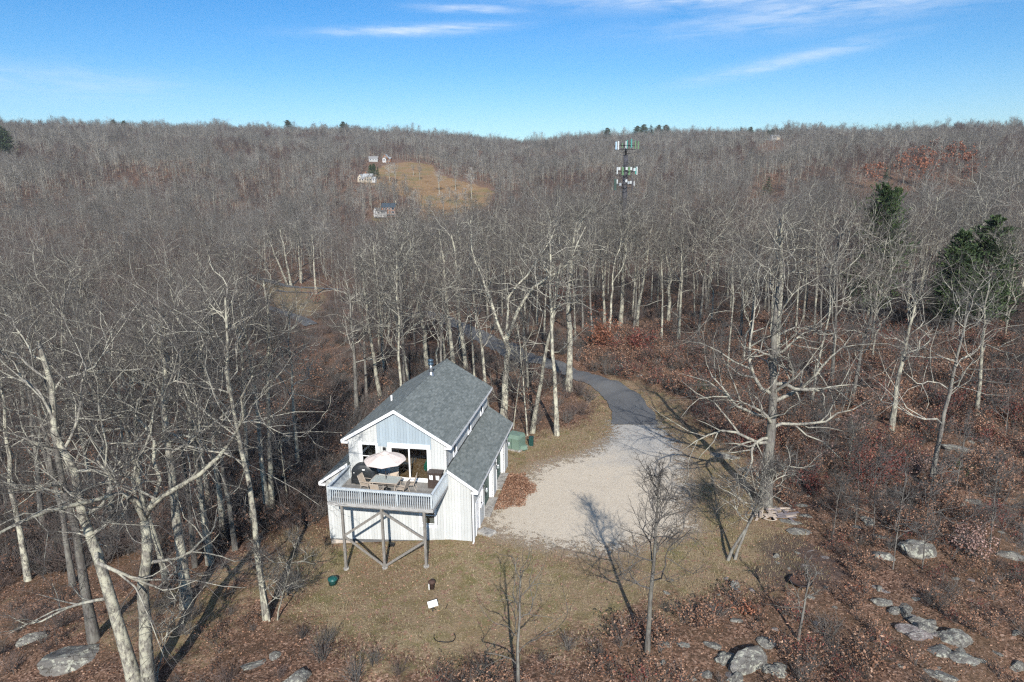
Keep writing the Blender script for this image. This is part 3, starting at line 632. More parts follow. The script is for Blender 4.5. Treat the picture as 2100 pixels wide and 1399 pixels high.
def top_from(bx, by, bz, tx, ty):
    """height and sideways lean of a tree whose top shows at a photo pixel, in the plane through its base"""
    d = ray(tx, ty); s = by / d[1]; return d[0] * s - bx, HC + d[2] * s - bz
N_TREES = [0]
GONE = []          # trunks already standing (x, y)
def plant(name, label, cat, group, base, meshes, rz=0.0, scl=1.0):
    o = empty(name, (base[0], base[1], base[2]), rz, label, cat, group); o.scale = (scl, scl, scl)
    a = link('trunk', meshes[0], o); b = link('crown', meshes[1], o); GONE.append((base[0], base[1])); N_TREES[0] += 1
    return o
def tree_at(bpx, tpx, r_px, label, seed, group=None, **kw):
    x, y = gp(*bpx); z = tz(x, y); lx, H = top_from(x, y, z, *tpx); dist = math.hypot(math.hypot(x, y), HC - z); r0 = max(.035, r_px / FPX * dist / 2 * 1.0)
    name = kw.pop('name', 'bare_tree'); cat = kw.pop('cat', 'tree')
    ms = tree_meshes(seed, H, r0, (lx, kw.pop('ly', 0.0)), **kw)
    return plant(name, label, cat, group, (x, y, z), ms)

R_ = math.radians
# --- trees that can be told apart
for i_, (b_, t_, r_, lab_) in enumerate([((300, 1180), (256, 740), 10, 'slim pale trunk behind the front pair of left trees'), ((483, 1128), (432, 640), 9, 'slim pale trunk second right of the straight shadowed tree'), ((520, 1092), (472, 620), 9, 'slim pale trunk just left of the tree pair by the deck'), ((150, 1200), (66, 740), 10, 'slim trunk leaning left between boulder and left edge'),
        ((58, 1190), (-14, 720), 10, 'pale trunk close to the left edge of the picture'), ((240, 1120), (178, 670), 9, 'slim trunk uphill of the dark barked left tree'), ((612, 965), (592, 640), 8, 'single pale trunk in the hollow left of the deck'), ((90, 1090), (20, 690), 9, 'slender trunk behind the pale one at the left edge')]):
    tree_at(b_, t_, r_, lab_, 80 + i_, t0=.45, limbs=9, spread=.32, kink=.14, mats=(('bark', 'bark2')[i_ % 2], 'branch', 'twig'))
tree_at((286, 1425), (78, 700), 22, 'leaning pale lichened tree at the lower left, the longer of the two front trunks', 11, t0=.42, limbs=9, spread=.34, kink=.16, low=[(5.2, R_(185), R_(78), 3.8, .26), (7.3, R_(170), R_(62), 3.4, .32), (8.4, R_(20), R_(60), 3.0, .3)], up=.06, per=(7, 6, 5))
tree_at((306, 1425), (285, 690), 23, 'pale forked tree at the lower left, right one of the two front trunks', 12, limbs=10, spread=.42, kink=.14, fork=(.52, [(R_(200), R_(26), 1.1, .62), (R_(50), R_(17), 1.15, .7), (R_(120), R_(26), 1.0, .5), (R_(330), R_(30), .8, .4)]), low=[(6.9, R_(5), R_(84), 4.2, .26)], up=.06, per=(7, 6, 5))
tree_at((194, 1312), (90, 760), 17, 'dark barked tree rising behind the large lichened boulder', 13, mats=('barkdark', 'branch', 'twig'), t0=.5, limbs=8, spread=.35, kink=.1, per=(7, 6, 5))
tree_at((382, 1242), (325, 690), 19, 'stout pale tree with a dark cracked base in the left cluster', 14, t0=.55, limbs=9, spread=.38, kink=.14, per=(7, 6, 5))
tree_at((346, 1209), (236, 750), 11, 'slim tree leaning left between the stout left trunks', 15, t0=.5, limbs=7, spread=.33, kink=.12, per=(7, 6, 5))
tree_at((431, 1157), (376, 680), 13, 'straight tree with shadowed foot in the left cluster', 16, t0=.5, limbs=9, spread=.36, kink=.12, per=(7, 6, 5))
tree_at((461, 1099), (400, 700), 11, 'slender tree leaning left behind the left cluster', 17, t0=.5, limbs=8, spread=.34, kink=.12, per=(7, 6, 5))
tree_at((400, 1163), (350, 700), 9, 'thin dark trunk half hidden in the left cluster', 18, mats=('barkdark', 'branch', 'twig'), t0=.5, limbs=7, spread=.3)
tree_at((547, 1268), (462, 610), 12, 'tall pale tree with twisted crown left of the house lawn', 19, t0=.55, limbs=10, spread=.30, kink=.16, up=.08, per=(7, 6, 5))
tree_at((549, 1057), (500, 600), 11, 'pale tree in the pair left of the deck, the left one', 20, t0=.55, limbs=9, spread=.33, kink=.1, per=(7, 6, 5))
tree_at((558, 1054), (540, 575), 11, 'pale tree in the pair left of the deck, the right one', 21, t0=.55, limbs=9, spread=.33, kink=.1, per=(7, 6, 5))
tree_at((592, 1042), (570, 860), 3, 'thin grey sapling between the tree pair and the deck', 22, t0=.3, limbs=6, spread=.3, name='sapling', det=1)
tree_at((1032, 868), (1045, 452), 16, 'tall Y shaped tree directly behind the garage roof', 23, limbs=12, spread=.44, kink=.12, fork=(.42, [(R_(195), R_(30), 1.15, .72), (R_(10), R_(24), 1.2, .85), (R_(80), R_(14), 1.1, .6)]), up=.05, per=(7, 6, 5))
tree_at((1142, 893), (1128, 500), 10, 'slim straight pale trunk standing nearest the gravel bend', 24, t0=.6, limbs=8, spread=.3, kink=.1)
tree_at((1166, 802), (1185, 440), 14, 'stout pale tree at the inside edge of the driveway curve', 25, t0=.42, limbs=11, spread=.42, kink=.12, per=(7, 6, 5))
tree_at((1090, 888), (1150, 540), 10, 'pale trunk leaning right behind the green utility cabinet', 26, t0=.45, limbs=9, spread=.3, kink=.16)
tree_at((1082, 893), (1060, 660), 4, 'thin multi branched sapling beside the leaning trunk', 27, t0=.15, limbs=9, spread=.34, name='sapling', det=1)
tree_at((1052, 880), (1075, 690), 3, 'thin sapling behind the back corner of the garage', 28, t0=.15, limbs=8, spread=.34, name='sapling', det=1)
tree_at((1000, 838), (970, 560), 8, 'brownish trunk rising over the back roof corner', 29, t0=.4, limbs=8, spread=.36, kink=.13)
tree_at((958, 772), (925, 480), 9, 'pale tree over the ridge, rightmost of the row behind the roof', 30, t0=.5, limbs=9, spread=.38)
tree_at((931, 760), (900, 470), 9, 'pale tree behind the metal flue', 31, t0=.5, limbs=9, spread=.38)
tree_at((915, 752), (890, 560), 6, 'slim tree between two pale trunks behind the ridge', 32, t0=.5, limbs=7, spread=.34)
tree_at((879, 768), (840, 470), 11, 'crooked lichened tree with forked crown behind the flue', 33, limbs=11, spread=.42, kink=.14, fork=(.45, [(R_(185), R_(30), 1.2, .75), (R_(30), R_(18), 1.2, .8)]), per=(7, 6, 5))
tree_at((842, 800), (800, 560), 6, 'bushy many limbed tree close behind the left roof slope', 34, t0=.25, limbs=13, spread=.4, kink=.12)
tree_at((783, 830), (745, 560), 9, 'curved tree left of the roof, trunk bending to the left', 35, t0=.45, limbs=9, spread=.38, kink=.18)
tree_at((732, 850), (715, 590), 9, 'grey trunk farthest left of those behind the house', 36, t0=.4, limbs=9, spread=.36, mats=('bark2', 'branch', 'twig'))
tree_at((752, 815), (742, 600), 6, 'slim grey trunk between two trees left of the roof', 37, t0=.45, limbs=8, spread=.36, mats=('bark2', 'branch', 'twig'))
tree_at((1271, 680), (1290, 450), 10, 'pale trunk above the rust leaved oak by the drive', 38, t0=.5, limbs=10, spread=.36)
tree_at((1240, 672), (1232, 470), 6, 'slim trunk left of the pale one above the rust oak', 39, t0=.5, limbs=8, spread=.34)
tree_at((1305, 668), (1335, 470), 7, 'trunk leaning right uphill of the rust leaved oaks', 40, t0=.45, limbs=8, spread=.36, kink=.14)
tree_at((1356, 712), (1360, 520), 5, 'thin pale tree beside the dark red oak bush', 41, t0=.4, limbs=8, spread=.34)
tree_at((1391, 712), (1397, 500), 7, 'pale tree uphill of the shaded thicket right of the drive', 42, t0=.5, limbs=9, spread=.36)
tree_at((1370, 672), (1378, 450), 8, 'tall pale forked tree on the skyline of the near wood', 43, limbs=10, spread=.42, fork=(.5, [(R_(170), R_(22), 1.15, .8), (R_(0), R_(24), 1.15, .75)]))
tree_at((1569, 1037), (1600, 575), 22, 'large oak with wide bare limbs beside the lumber pile', 44, mats=('bark2', 'branch', 'twig'), t0=.46, limbs=8, spread=.40, kink=.07, up=.03,
        low=[(4.6, R_(184), R_(74), 6.4, .32), (4.9, R_(200), R_(80), 4.6, .3), (5.6, R_(8), R_(66), 6.4, .32), (6.4, R_(172), R_(62), 6.2, .32), (7.4, R_(10), R_(60), 6.8, .34), (7.9, R_(178), R_(72), 7.4, .36), (8.6, R_(-30), R_(64), 5.0, .36), (6.0, R_(250), R_(75), 4.0, .3)], per=(7, 6, 5))
tree_at((1590, 742), (1606, 440), 15, 'tall cream trunked tree straight behind the large oak', 45, t0=.55, limbs=10, spread=.34, kink=.1)
tree_at((1697, 662), (1732, 440), 9, 'bent pale tree with a forked head uphill on the right', 46, t0=.5, limbs=9, spread=.38, kink=.18)
tree_at((1745, 832), (1786, 640), 8, 'tree leaning right out of the brush beyond the oak', 47, t0=.45, limbs=8, spread=.36, mats=('bark2', 'branch', 'twig'))
tree_at((1827, 882), (1880, 610), 10, 'straight pale trunk rising from the brown brush on the right', 48, t0=.5, limbs=9, spread=.35)
tree_at((1906, 1003), (1985, 640), 9, 'dark forked tree leaning right out of the red brush', 49, mats=('bark2', 'branch', 'twig'), t0=.35, limbs=9, spread=.38, kink=.1)
tree_at((2003, 852), (2030, 560), 7, 'slim pale tree near the right edge below the pines', 50, t0=.45, limbs=8, spread=.34)
tree_at((1735, 960), (1752, 880), 4, 'short broken pale snag among the brown brush', 51, t0=.6, limbs=4, spread=.5, name='snag', det=1)
tree_at((1488, 1149), (1610, 950), 6, 'small two stemmed tree leaning right on the lawn edge, left stem', 52, mats=('bark2', 'branch', 'twig'), t0=.35, limbs=11, spread=.42, kink=.12)
tree_at((1504, 1147), (1592, 965), 5.5, 'small two stemmed tree leaning right on the lawn edge, right stem', 53, mats=('bark2', 'branch', 'twig'), t0=.4, limbs=10, spread=.42, kink=.12)
tree_at((1327, 1337), (1350, 985), 10, 'slender young tree with upswept branches at the gravel front', 54, mats=('bark2', 'twig', 'twig'), t0=.36, limbs=13, spread=.30, kink=.06, up=.20)
tree_at((1063, 1425), (1068, 1180), 8, 'dead bare sapling at the bottom centre of the lawn', 55, mats=('bark2', 'bark2', 'twig'), t0=.22, limbs=9, spread=.42, kink=.08, up=.22, det=0, per=(3, 2, 2), name='dead_sapling')
tree_at((1636, 1312), (1665, 1175), 6, 'small dead sapling beside the fire pit', 56, mats=('bark2', 'bark2', 'twig'), t0=.3, limbs=7, spread=.4, kink=.1, up=.12, det=0, per=(4, 3, 2), name='dead_sapling')
tree_at((566, 1272), (612, 1100), 3, 'spindly clump stem on the lawn edge, leaning right', 57, t0=.2, limbs=7, spread=.34, det=1, name='sapling')
tree_at((553, 1274), (530, 1120), 4, 'spindly clump stem on the lawn edge, leaning left', 58, t0=.2, limbs=7, spread=.34, det=1, name='sapling')
tree_at((318, 1399), (362, 1230), 4, 'thin grey sapling right of the front trunks at the bottom edge', 59, t0=.35, limbs=6, spread=.4, det=1, name='sapling')
tree_at((590, 585), (545, 470), 5, 'white barked leaning tree at the far clearing edge', 60, t0=.5, limbs=8, spread=.4, kink=.14, det=1)
tree_at((597, 586), (575, 470), 6, 'pale tree standing at the clearing lane', 61, t0=.5, limbs=8, spread=.42, kink=.12, det=1)
tree_at((648, 603), (640, 480), 5, 'thin white tree at the right end of the clearing', 62, t0=.5, limbs=8, spread=.36, kink=.12, det=1)
tree_at((617, 580), (612, 470), 5, 'straight grey tree behind the clearing lane', 63, t0=.5, limbs=8, spread=.36, kink=.1, det=1)

# --- keep-out map for anything scattered
def blocked(x, y, pad=0.0):
    u, v = to_local(x, y)
    b = (u > -7.5 - pad) & (u < 6 + pad) & (v > -5 - pad) & (v < 12.8 + pad)
    b |= sd_poly(x, y, LAWN) < 1.0 + pad; b |= sd_poly(x, y, GRAVEL) < 1.0 + pad
    b |= dist_line(x, y, DRIVE) < 2.6 + pad; b |= sd_poly(x, y, CLEAR) < 1 + pad
    for L in (LANE, LANE2, LANE3): b |= dist_line(x, y, L) < 2 + pad
    b |= sd_poly(x, y, FIELD) < pad; b |= sd_poly(x, y, YARD2) < pad
    for c, rr in ((H1C, 15), (H2C, 15), (H3C, 12), (H4C, 10), (H5C, 12)): b |= np.hypot(x - c[0], y - c[1]) < rr
    return b
def in_view(x, y, marg=4.0):
    a = np.degrees(np.arctan2(x, y)); return (np.abs(a) < 39 + marg) & (y > 8)
def jitter_points(rs, r0, r1, cell, a0=-46, a1=46):
    n = int(2 * r1 / cell) + 2; g = (np.arange(n) - n / 2) * cell; X, Y = np.meshgrid(g, g[g > -30]); X = X.ravel() + (rs.rand(X.size) - .5) * cell * .95; Y = Y.ravel() + (rs.rand(Y.size) - .5) * cell * .95
    r = np.hypot(X, Y); az = np.degrees(np.arctan2(X, Y)); k = (r >= r0) & (r < r1) & (az > a0) & (az < a1); return X[k], Y[k]

# sight lines of the photograph that stay open: (left, right, top, bottom, range)
SIGHT = [(543, 655, 572, 648, 1e9), (762, 868, 424, 452, 1e9), (733, 770, 358, 376, 1e9), (752, 804, 318, 335, 1e9), (1570, 1604, 280, 293, 1e9), (1945, 2105, 445, 600, 98), (1785, 1845, 398, 470, 100), (1556, 1588, 366, 404, 1e9), (1802, 1824, 342, 372, 1e9), (1256, 1312, 284, 424, 176), (1196, 1352, 668, 742, 1e9), (790, 1008, 345, 436, 1e9), (1760, 1985, 312, 392, 1e9), (1560, 1612, 268, 293, 900)]
def in_sight(x, y, z, H, keep=None):
    x, y, z = np.asarray(x), np.asarray(y), np.asarray(z); c, s = math.cos(PITCH), math.sin(PITCH); H = np.broadcast_to(H, x.shape)
    def pix(zz):
        zz = zz - HC; d = y * c - zz * s; a, b = x / d, (y * s + zz * c) / d
        return 1050 + FPX * (a * math.cos(ROLL) - b * math.sin(ROLL)), 699.5 - FPX * (a * math.sin(ROLL) + b * math.cos(ROLL)), d
    xt, yt, d = pix(z + H * .95); xb, yb, _ = pix(z); w = np.where(d < 420, .38, .24) * H / d * FPX; r = np.hypot(x, y); out = np.zeros(len(x), bool)
    for (a, b, t, m, rg) in SIGHT:
        # range of the ground behind the window's lower edge
        if rg > 1e8: g = gp((a + b) / 2, m); rg_ = math.hypot(*g)
        else: rg_ = rg
        out |= (xt + w > a) & (xt - w < b) & (yt < m) & (yb > t) & (r < rg_ + 2)
    return out
# --- the nearer woods: single trees sharing a few skeletons
VAR = []
for i, kw in enumerate([dict(t0=.5, limbs=9, spread=.36, kink=.12), dict(t0=.55, limbs=9, spread=.34, kink=.1), dict(limbs=11, spread=.42, kink=.12, fork=(.48, [(0.3, .42, 1.15, .8), (3.3, .5, 1.1, .7)])),
                        dict(t0=.45, limbs=10, spread=.40, kink=.16), dict(t0=.5, limbs=8, spread=.38, kink=.14, mats=('bark2', 'branch', 'twig')), dict(t0=.42, limbs=11, spread=.36, kink=.1, mats=('bark2', 'branch', 'twigred')),
                        dict(limbs=12, spread=.42, kink=.12, fork=(.40, [(1.0, .40, 1.15, .8), (3.0, .45, 1.15, .7), (5.0, .4, 1.1, .6)])), dict(t0=.55, limbs=8, spread=.33, kink=.13, mats=('bark', 'branch', 'twigred'))]):
    VAR.append(tree_meshes(200 + i, 15.5, .14 + .02 * (i % 3), (.8 * math.sin(i * 2.1), .8 * math.cos(i * 2.1)), per=(7, 5, 4), **kw))
rs = np.random.RandomState(42)
X, Y = jitter_points(rs, 30, 175, 6.0)
k = ~blocked(X, Y, 1.2); X, Y = X[k], Y[k]
Z = terrain(X, Y)
# the open brush on the right and in front stays open
az = np.degrees(np.arctan2(X, Y)); rr = np.hypot(X, Y)
openr = (X > 6) & (rr < 84 + 6 * wob(X, Y, 30, 2, 2)); front = (Y < 40) & (X > -14); openl = (X < 6) & (rr < 48)
gap = sd_poly(X, Y, [gp(*p) for p in [(560, 900), (700, 890), (720, 770), (690, 690), (640, 640), (560, 640), (530, 700), (560, 800)]]) < 1
k = ~(openr | front | openl | gap); k |= openr & (rr > 55) & (rs.rand(len(X)) < .20); X, Y, Z, rr = X[k], Y[k], Z[k], rr[k]
G = np.array(GONE); near = np.array([np.min(np.hypot(G[:, 0] - a, G[:, 1] - b)) for a, b in zip(X, Y)]); k = near > 3.0; X, Y, Z, rr = X[k], Y[k], Z[k], rr[k]
k = ~in_sight(X, Y, Z, 15.0); X, Y, Z, rr = X[k], Y[k], Z[k], rr[k]
vis = in_view(X, Y, 1.5); order = np.argsort(np.where(vis, rr, rr + 1e4)); n_ind = max(0, 262 - N_TREES[0])
sel = order[:n_ind]; rest_near = order[n_ind:]
for i in sel:
    x, y = X[i], Y[i]; u, v = to_local(x, y)
    if x > 9: lab, grp = 'bare grey tree in the near woods beyond the brown brush', 'bare trees of the right hand woods'
    elif x > -14: lab, grp = 'bare grey tree in the dense near woods behind the house', 'bare trees of the woods behind the house'
    else: lab, grp = 'bare grey tree in the near woods left of the house', 'bare trees of the left hand woods'
    plant('bare_tree', lab, 'tree', grp, (x, y, Z[i]), VAR[rs.randint(len(VAR))], rs.rand() * 6.28, .78 + .34 * rs.rand())

# --- scatter helper: one object whose points carry copies of a few hidden source meshes
def scatter(name, pts, rz, scl, idx, meshes, label, kind='stuff', squash=None, cat=None):
    src = bpy.data.collections.new(name + '_kinds')
    for i, me in enumerate(meshes): src.objects.link(bpy.data.objects.new('%s_kind_%02d' % (name, i), me))
    me = bpy.data.meshes.new(name); me.vertices.add(len(pts)); me.vertices.foreach_set('co', np.asarray(pts, np.float32).ravel())
    a = me.attributes.new('turn', 'FLOAT_VECTOR', 'POINT'); a.data.foreach_set('vector', np.column_stack([np.zeros(len(pts)), np.zeros(len(pts)), rz]).astype(np.float32).ravel())
    s3 = np.column_stack([scl, scl, scl * (squash if squash is not None else 1)]).astype(np.float32)
    a = me.attributes.new('size', 'FLOAT_VECTOR', 'POINT'); a.data.foreach_set('vector', s3.ravel())
    a = me.attributes.new('which', 'INT', 'POINT'); a.data.foreach_set('value', np.asarray(idx, np.int32))
    o = link(name, me); ng = bpy.data.node_groups.new(name + '_nodes', 'GeometryNodeTree')
    ng.interface.new_socket('Geometry', in_out='INPUT', socket_type='NodeSocketGeometry'); ng.interface.new_socket('Geometry', in_out='OUTPUT', socket_type='NodeSocketGeometry')
    N = ng.nodes; gi = N.new('NodeGroupInput'); go = N.new('NodeGroupOutput'); ip = N.new('GeometryNodeInstanceOnPoints'); ci = N.new('GeometryNodeCollectionInfo')
    ci.inputs['Collection'].default_value = src; ci.inputs['Separate Children'].default_value = True; ci.inputs['Reset Children'].default_value = True
    def named(n, t):
        x = N.new('GeometryNodeInputNamedAttribute'); x.data_type = t; x.inputs['Name'].default_value = n; return x.outputs['Attribute']
    L = ng.links; L.new(gi.outputs[0], ip.inputs['Points']); L.new(ci.outputs[0], ip.inputs['Instance']); ip.inputs['Pick Instance'].default_value = True
    L.new(named('which', 'INT'), ip.inputs['Instance Index']); e2r = N.new('FunctionNodeEulerToRotation'); L.new(named('turn', 'FLOAT_VECTOR'), e2r.inputs[0]); L.new(e2r.outputs[0], ip.inputs['Rotation']); L.new(named('size', 'FLOAT_VECTOR'), ip.inputs['Scale'])
    L.new(ip.outputs[0], go.inputs[0])
    md = o.modifiers.new('scatter', 'NODES'); md.node_group = ng
    return tag(o, label, kind=kind)
def merged(tm, cm):
    """trunk and crown as one mesh for the far copies"""
    va = np.empty(len(tm.vertices) * 3); tm.vertices.foreach_get('co', va); vb = np.empty(len(cm.vertices) * 3); cm.vertices.foreach_get('co', vb)
    la = np.empty(len(tm.loops), int); tm.loops.foreach_get('vertex_index', la); lb = np.empty(len(cm.loops), int); cm.loops.foreach_get('vertex_index', lb)
    mb = np.empty(len(cm.polygons), int); cm.polygons.foreach_get('material_index', mb)
    V = np.concatenate([va, vb]).reshape(-1, 3); Lo = np.concatenate([la, lb + len(va) // 3]); F = len(tm.polygons) + len(cm.polygons)
    return np_mesh('far_tree', V, np.full(F, 4), Lo, [tm.materials[0]] + list(cm.materials), np.concatenate([np.zeros(len(tm.polygons), int), mb + 1]), True)
def far_kind(seed, **kw):
    return merged(*tree_meshes(seed, 15.0, .15, (.5, .3), det=1, per=(6, 5, 3), thick=1.15, **kw))
def vfar_kind(seed, **kw):
    return merged(*tree_meshes(seed, 15.0, .19, (.5, .3), det=0, per=(5, 6, 0), thick=2.2, **kw))
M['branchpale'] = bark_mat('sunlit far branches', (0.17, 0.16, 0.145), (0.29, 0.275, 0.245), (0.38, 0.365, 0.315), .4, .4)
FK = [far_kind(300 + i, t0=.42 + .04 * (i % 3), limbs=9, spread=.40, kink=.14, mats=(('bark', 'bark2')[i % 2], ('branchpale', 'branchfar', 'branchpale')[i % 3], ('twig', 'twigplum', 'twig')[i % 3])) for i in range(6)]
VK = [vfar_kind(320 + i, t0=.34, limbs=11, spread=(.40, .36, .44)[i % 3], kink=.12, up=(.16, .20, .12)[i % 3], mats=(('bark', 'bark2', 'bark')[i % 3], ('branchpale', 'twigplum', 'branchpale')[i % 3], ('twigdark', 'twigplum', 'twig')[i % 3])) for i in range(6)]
px_, py_ = [X[rest_near]], [Y[rest_near]]; ki = [rs.randint(0, 6, len(rest_near))]
x2, y2 = jitter_points(rs, 175, 420, 6.6); k = ~blocked(x2, y2, 2); x2, y2 = x2[k], y2[k]; px_.append(x2); py_.append(y2); ki.append(rs.randint(0, 6, len(x2)))
x3, y3 = jitter_points(rs, 420, 1380, 7.3, -43, 43); k = ~blocked(x3, y3, 3); x3, y3 = x3[k], y3[k]; px_.append(x3); py_.append(y3); ki.append(6 + rs.randint(0, 6, len(x3)))
px_, py_, ki = map(np.concatenate, (px_, py_, ki))
# thin strips without crowns let the far clearings show
def hide_strip(x, y, poly, width):
    P = np.array(poly); c = P.mean(0); r = np.hypot(x, y); a = np.arctan2(x, y); rp = np.hypot(P[:, 0], P[:, 1]); ap = np.arctan2(P[:, 0], P[:, 1])
    return (a > ap.min()) & (a < ap.max()) & (r < rp.min() + 4) & (r > rp.min() - width)
k = ~(in_sight(px_, py_, terrain(px_, py_), 14.5) & (rs.rand(len(px_)) < .93))
px_, py_, ki = px_[k], py_[k], ki[k]
# kinds gather in stands: greyer, redder and paler patches
stand = wob(px_, py_, 240, 12, 3) + .6 * wob(px_, py_, 70, 17, 2); qq = rs.rand(len(px_)); want = np.where(stand + qq * .7 - .35 > .42, 1, np.where(stand + qq * .7 - .35 < -.40, 2, 0)); ki = (ki // 3) * 3 + want
scl = (.58 + .62 * rs.rand(len(px_)) ** 1.2) * (1 + .12 * wob(px_, py_, 90, 6, 2))
scl = scl * np.where(rs.rand(len(px_)) < .05, 1.18, 1) * np.where(want == 1, .82, np.where(want == 2, 1.06, .95))
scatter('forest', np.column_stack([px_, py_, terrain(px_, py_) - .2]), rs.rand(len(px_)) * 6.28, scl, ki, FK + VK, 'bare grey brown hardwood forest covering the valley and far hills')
print('forest', len(px_), 'single trees', N_TREES[0])

# ------------------------------------------------------------------ the house
WL, WR, LW, RW, DEP = -3.697, 2.573, -5.376, 4.121, 11.42
ZE, ZR, OVS, OVF = 6.29, 8.37, .35, .22          # main eave line, ridge, side and front overhang
ZSL, ZSR, ZST, OV2 = 3.35, 3.51, 4.77, .37       # shed eaves and shed top
ZDK, DD, RAIL, RIM = 3.70, 3.2, .84, .23
house = empty('house', (X0, Y0, 0), -YAW, 'pale grey board sided house with raised deck, grey shingle roofs and garage doors', 'house')
UC = (WL + WR) / 2
SLM = (ZR - ZE) / ((WR - WL) / 2 + OVS); SLR = (ZST - ZSR) / (RW + OV2 - WR); SLL = (ZST - ZSL) / (WL - LW + OV2)
def main_z(u): return ZR - SLM * abs(u - UC)
def shed_z(u): return ZST - SLR * (u - WR) if u > UC else ZST - SLL * (WL - u)
def boards(wallname, horiz, span, z0f, z1f, place, holes, w=.19, mat=None, pick=None):
    """upright siding boards between z0f(u) and z1f(u), cut round the holes (a0,a1,z0,z1)"""
    a, b = span; n = max(1, round((b - a) / w)); w = (b - a) / n
    core = MB(); wall = place(core, 'core'); wall = core.build('wall', M['backing'], house)
    for i in range(n):
        s0, s1 = a + i * w + .004, a + (i + 1) * w - .004
        iv = [(z0f((s0 + s1) / 2), None)]
        cuts = sorted([(h[2], h[3]) for h in holes if h[0] < s1 - .02 and h[1] > s0 + .02]); cur = z0f((s0 + s1) / 2); parts = []
        for c0, c1 in cuts:
            if c0 > cur + .03: parts.append((cur, c0, False))
            cur = max(cur, c1)
        parts.append((cur, None, True))
        mb = MB()
        for lo, hi, last in parts:
            ta, tb = (z1f(s0), z1f(s1)) if last else (hi, hi)
            if min(ta, tb) - lo < .03: continue
            mb2 = MB(); place(mb2, (s0, s1, lo, ta, tb, i)); m_ = mat(s0, lo) if callable(mat) else mat
            o = mb2.build('board', m_ or M['siding'], wall)
    return wall
def prism_front(mb, s0, s1, lo, ta, tb, y0, y1):
    k = len(mb.v); mb.v += [(s0, y0, lo), (s1, y0, lo), (s1, y0, tb), (s0, y0, ta), (s0, y1, lo), (s1, y1, lo), (s1, y1, tb), (s0, y1, ta)]
    for f in ((0, 1, 2, 3), (4, 7, 6, 5), (0, 4, 5, 1), (1, 5, 6, 2), (2, 6, 7, 3), (3, 7, 4, 0)): mb.f.append(tuple(k + i for i in f)); mb.m.append(0)
def prism_side(mb, s0, s1, lo, ta, tb, x0, x1):
    k = len(mb.v); mb.v += [(x0, s0, lo), (x1, s0, lo), (x1, s1, lo), (x0, s1, lo), (x0, s0, ta), (x1, s0, ta), (x1, s1, tb), (x0, s1, tb)]
    for f in ((0, 3, 2, 1), (4, 5, 6, 7), (0, 1, 5, 4), (1, 2, 6, 5), (2, 3, 7, 6), (3, 0, 4, 7)): mb.f.append(tuple(k + i for i in f)); mb.m.append(0)
# holes (u0,u1,z0,z1)
WIN_UP = (-2.86, -1.90, 4.42, 5.98); SLIDE = (-1.00, 1.40, 3.80, 5.94); WIN_LO = (.80, 1.68, .90, 2.10)
# front upper wall
def core_up(mb, a):
    if a == 'core':
        y0, y1 = .03, .12; h = [WL, WIN_UP[0], WIN_UP[1], SLIDE[0], SLIDE[1], WR]
        for s, e, cuts in ((h[0], h[1], None), (h[1], h[2], WIN_UP), (h[2], h[3], None), (h[3], UC, SLIDE), (UC, h[4], SLIDE), (h[4], h[5], None)):
            e_ = min(e, UC) if s < UC else e; rng = [(s, e)] if not (s < UC < e) else [(s, UC), (UC, e)]
            for s_, e_ in rng:
                if cuts: prism_front(mb, s_, e_, ZDK - .1, cuts[2], cuts[2], y0, y1); prism_front(mb, s_, e_, cuts[3], main_z(s_) - .14, main_z(e_) - .14, y0, y1)
                else: prism_front(mb, s_, e_, ZDK - .1, main_z(s_) - .14, main_z(e_) - .14, y0, y1)
    else: s0, s1, lo, ta, tb, i = a; prism_front(mb, s0, s1, lo, ta, tb, .002 * (i % 3), .035)
def bl(u, z): return M['siding_blue'] if -1.85 < u < 1.50 and z > 5.5 else M['siding']
def z1_up(u): return main_z(u) - .13
boards('wall', True, (WL, WR), lambda u: ZDK - .06, z1_up, core_up, [WIN_UP, SLIDE, (-1.83, 1.53, 5.90, 5.905)], mat=bl)
# front lower wall
BASE0 = lambda u: -.68 + .68 * (u - LW) / (RW - LW) * 1.0
def z1_lo(u): return ZDK - .07 if WL < u < WR else shed_z(u) - .13
def core_lo(mb, a):
    if a == 'core':
        for s, e in ((LW, WL), (WL, WIN_LO[0]), (WIN_LO[1], WR), (WR, RW)): prism_front(mb, s, e, -.72, (z1_lo(s + .01) - .01), (z1_lo(e - .01) - .01), .03, .12)
        prism_front(mb, WIN_LO[0], WIN_LO[1], -.72, WIN_LO[2], WIN_LO[2], .03, .12); prism_front(mb, WIN_LO[0], WIN_LO[1], WIN_LO[3], ZDK - .08, ZDK - .08, .03, .12)
    else: s0, s1, lo, ta, tb, i = a; prism_front(mb, s0, s1, lo, ta, tb, .002 * (i % 3), .035)
boards('wall', True, (LW, RW), lambda u: -.66 + .07 * max(0, u - LW), lambda u: z1_lo(u), core_lo, [WIN_LO])
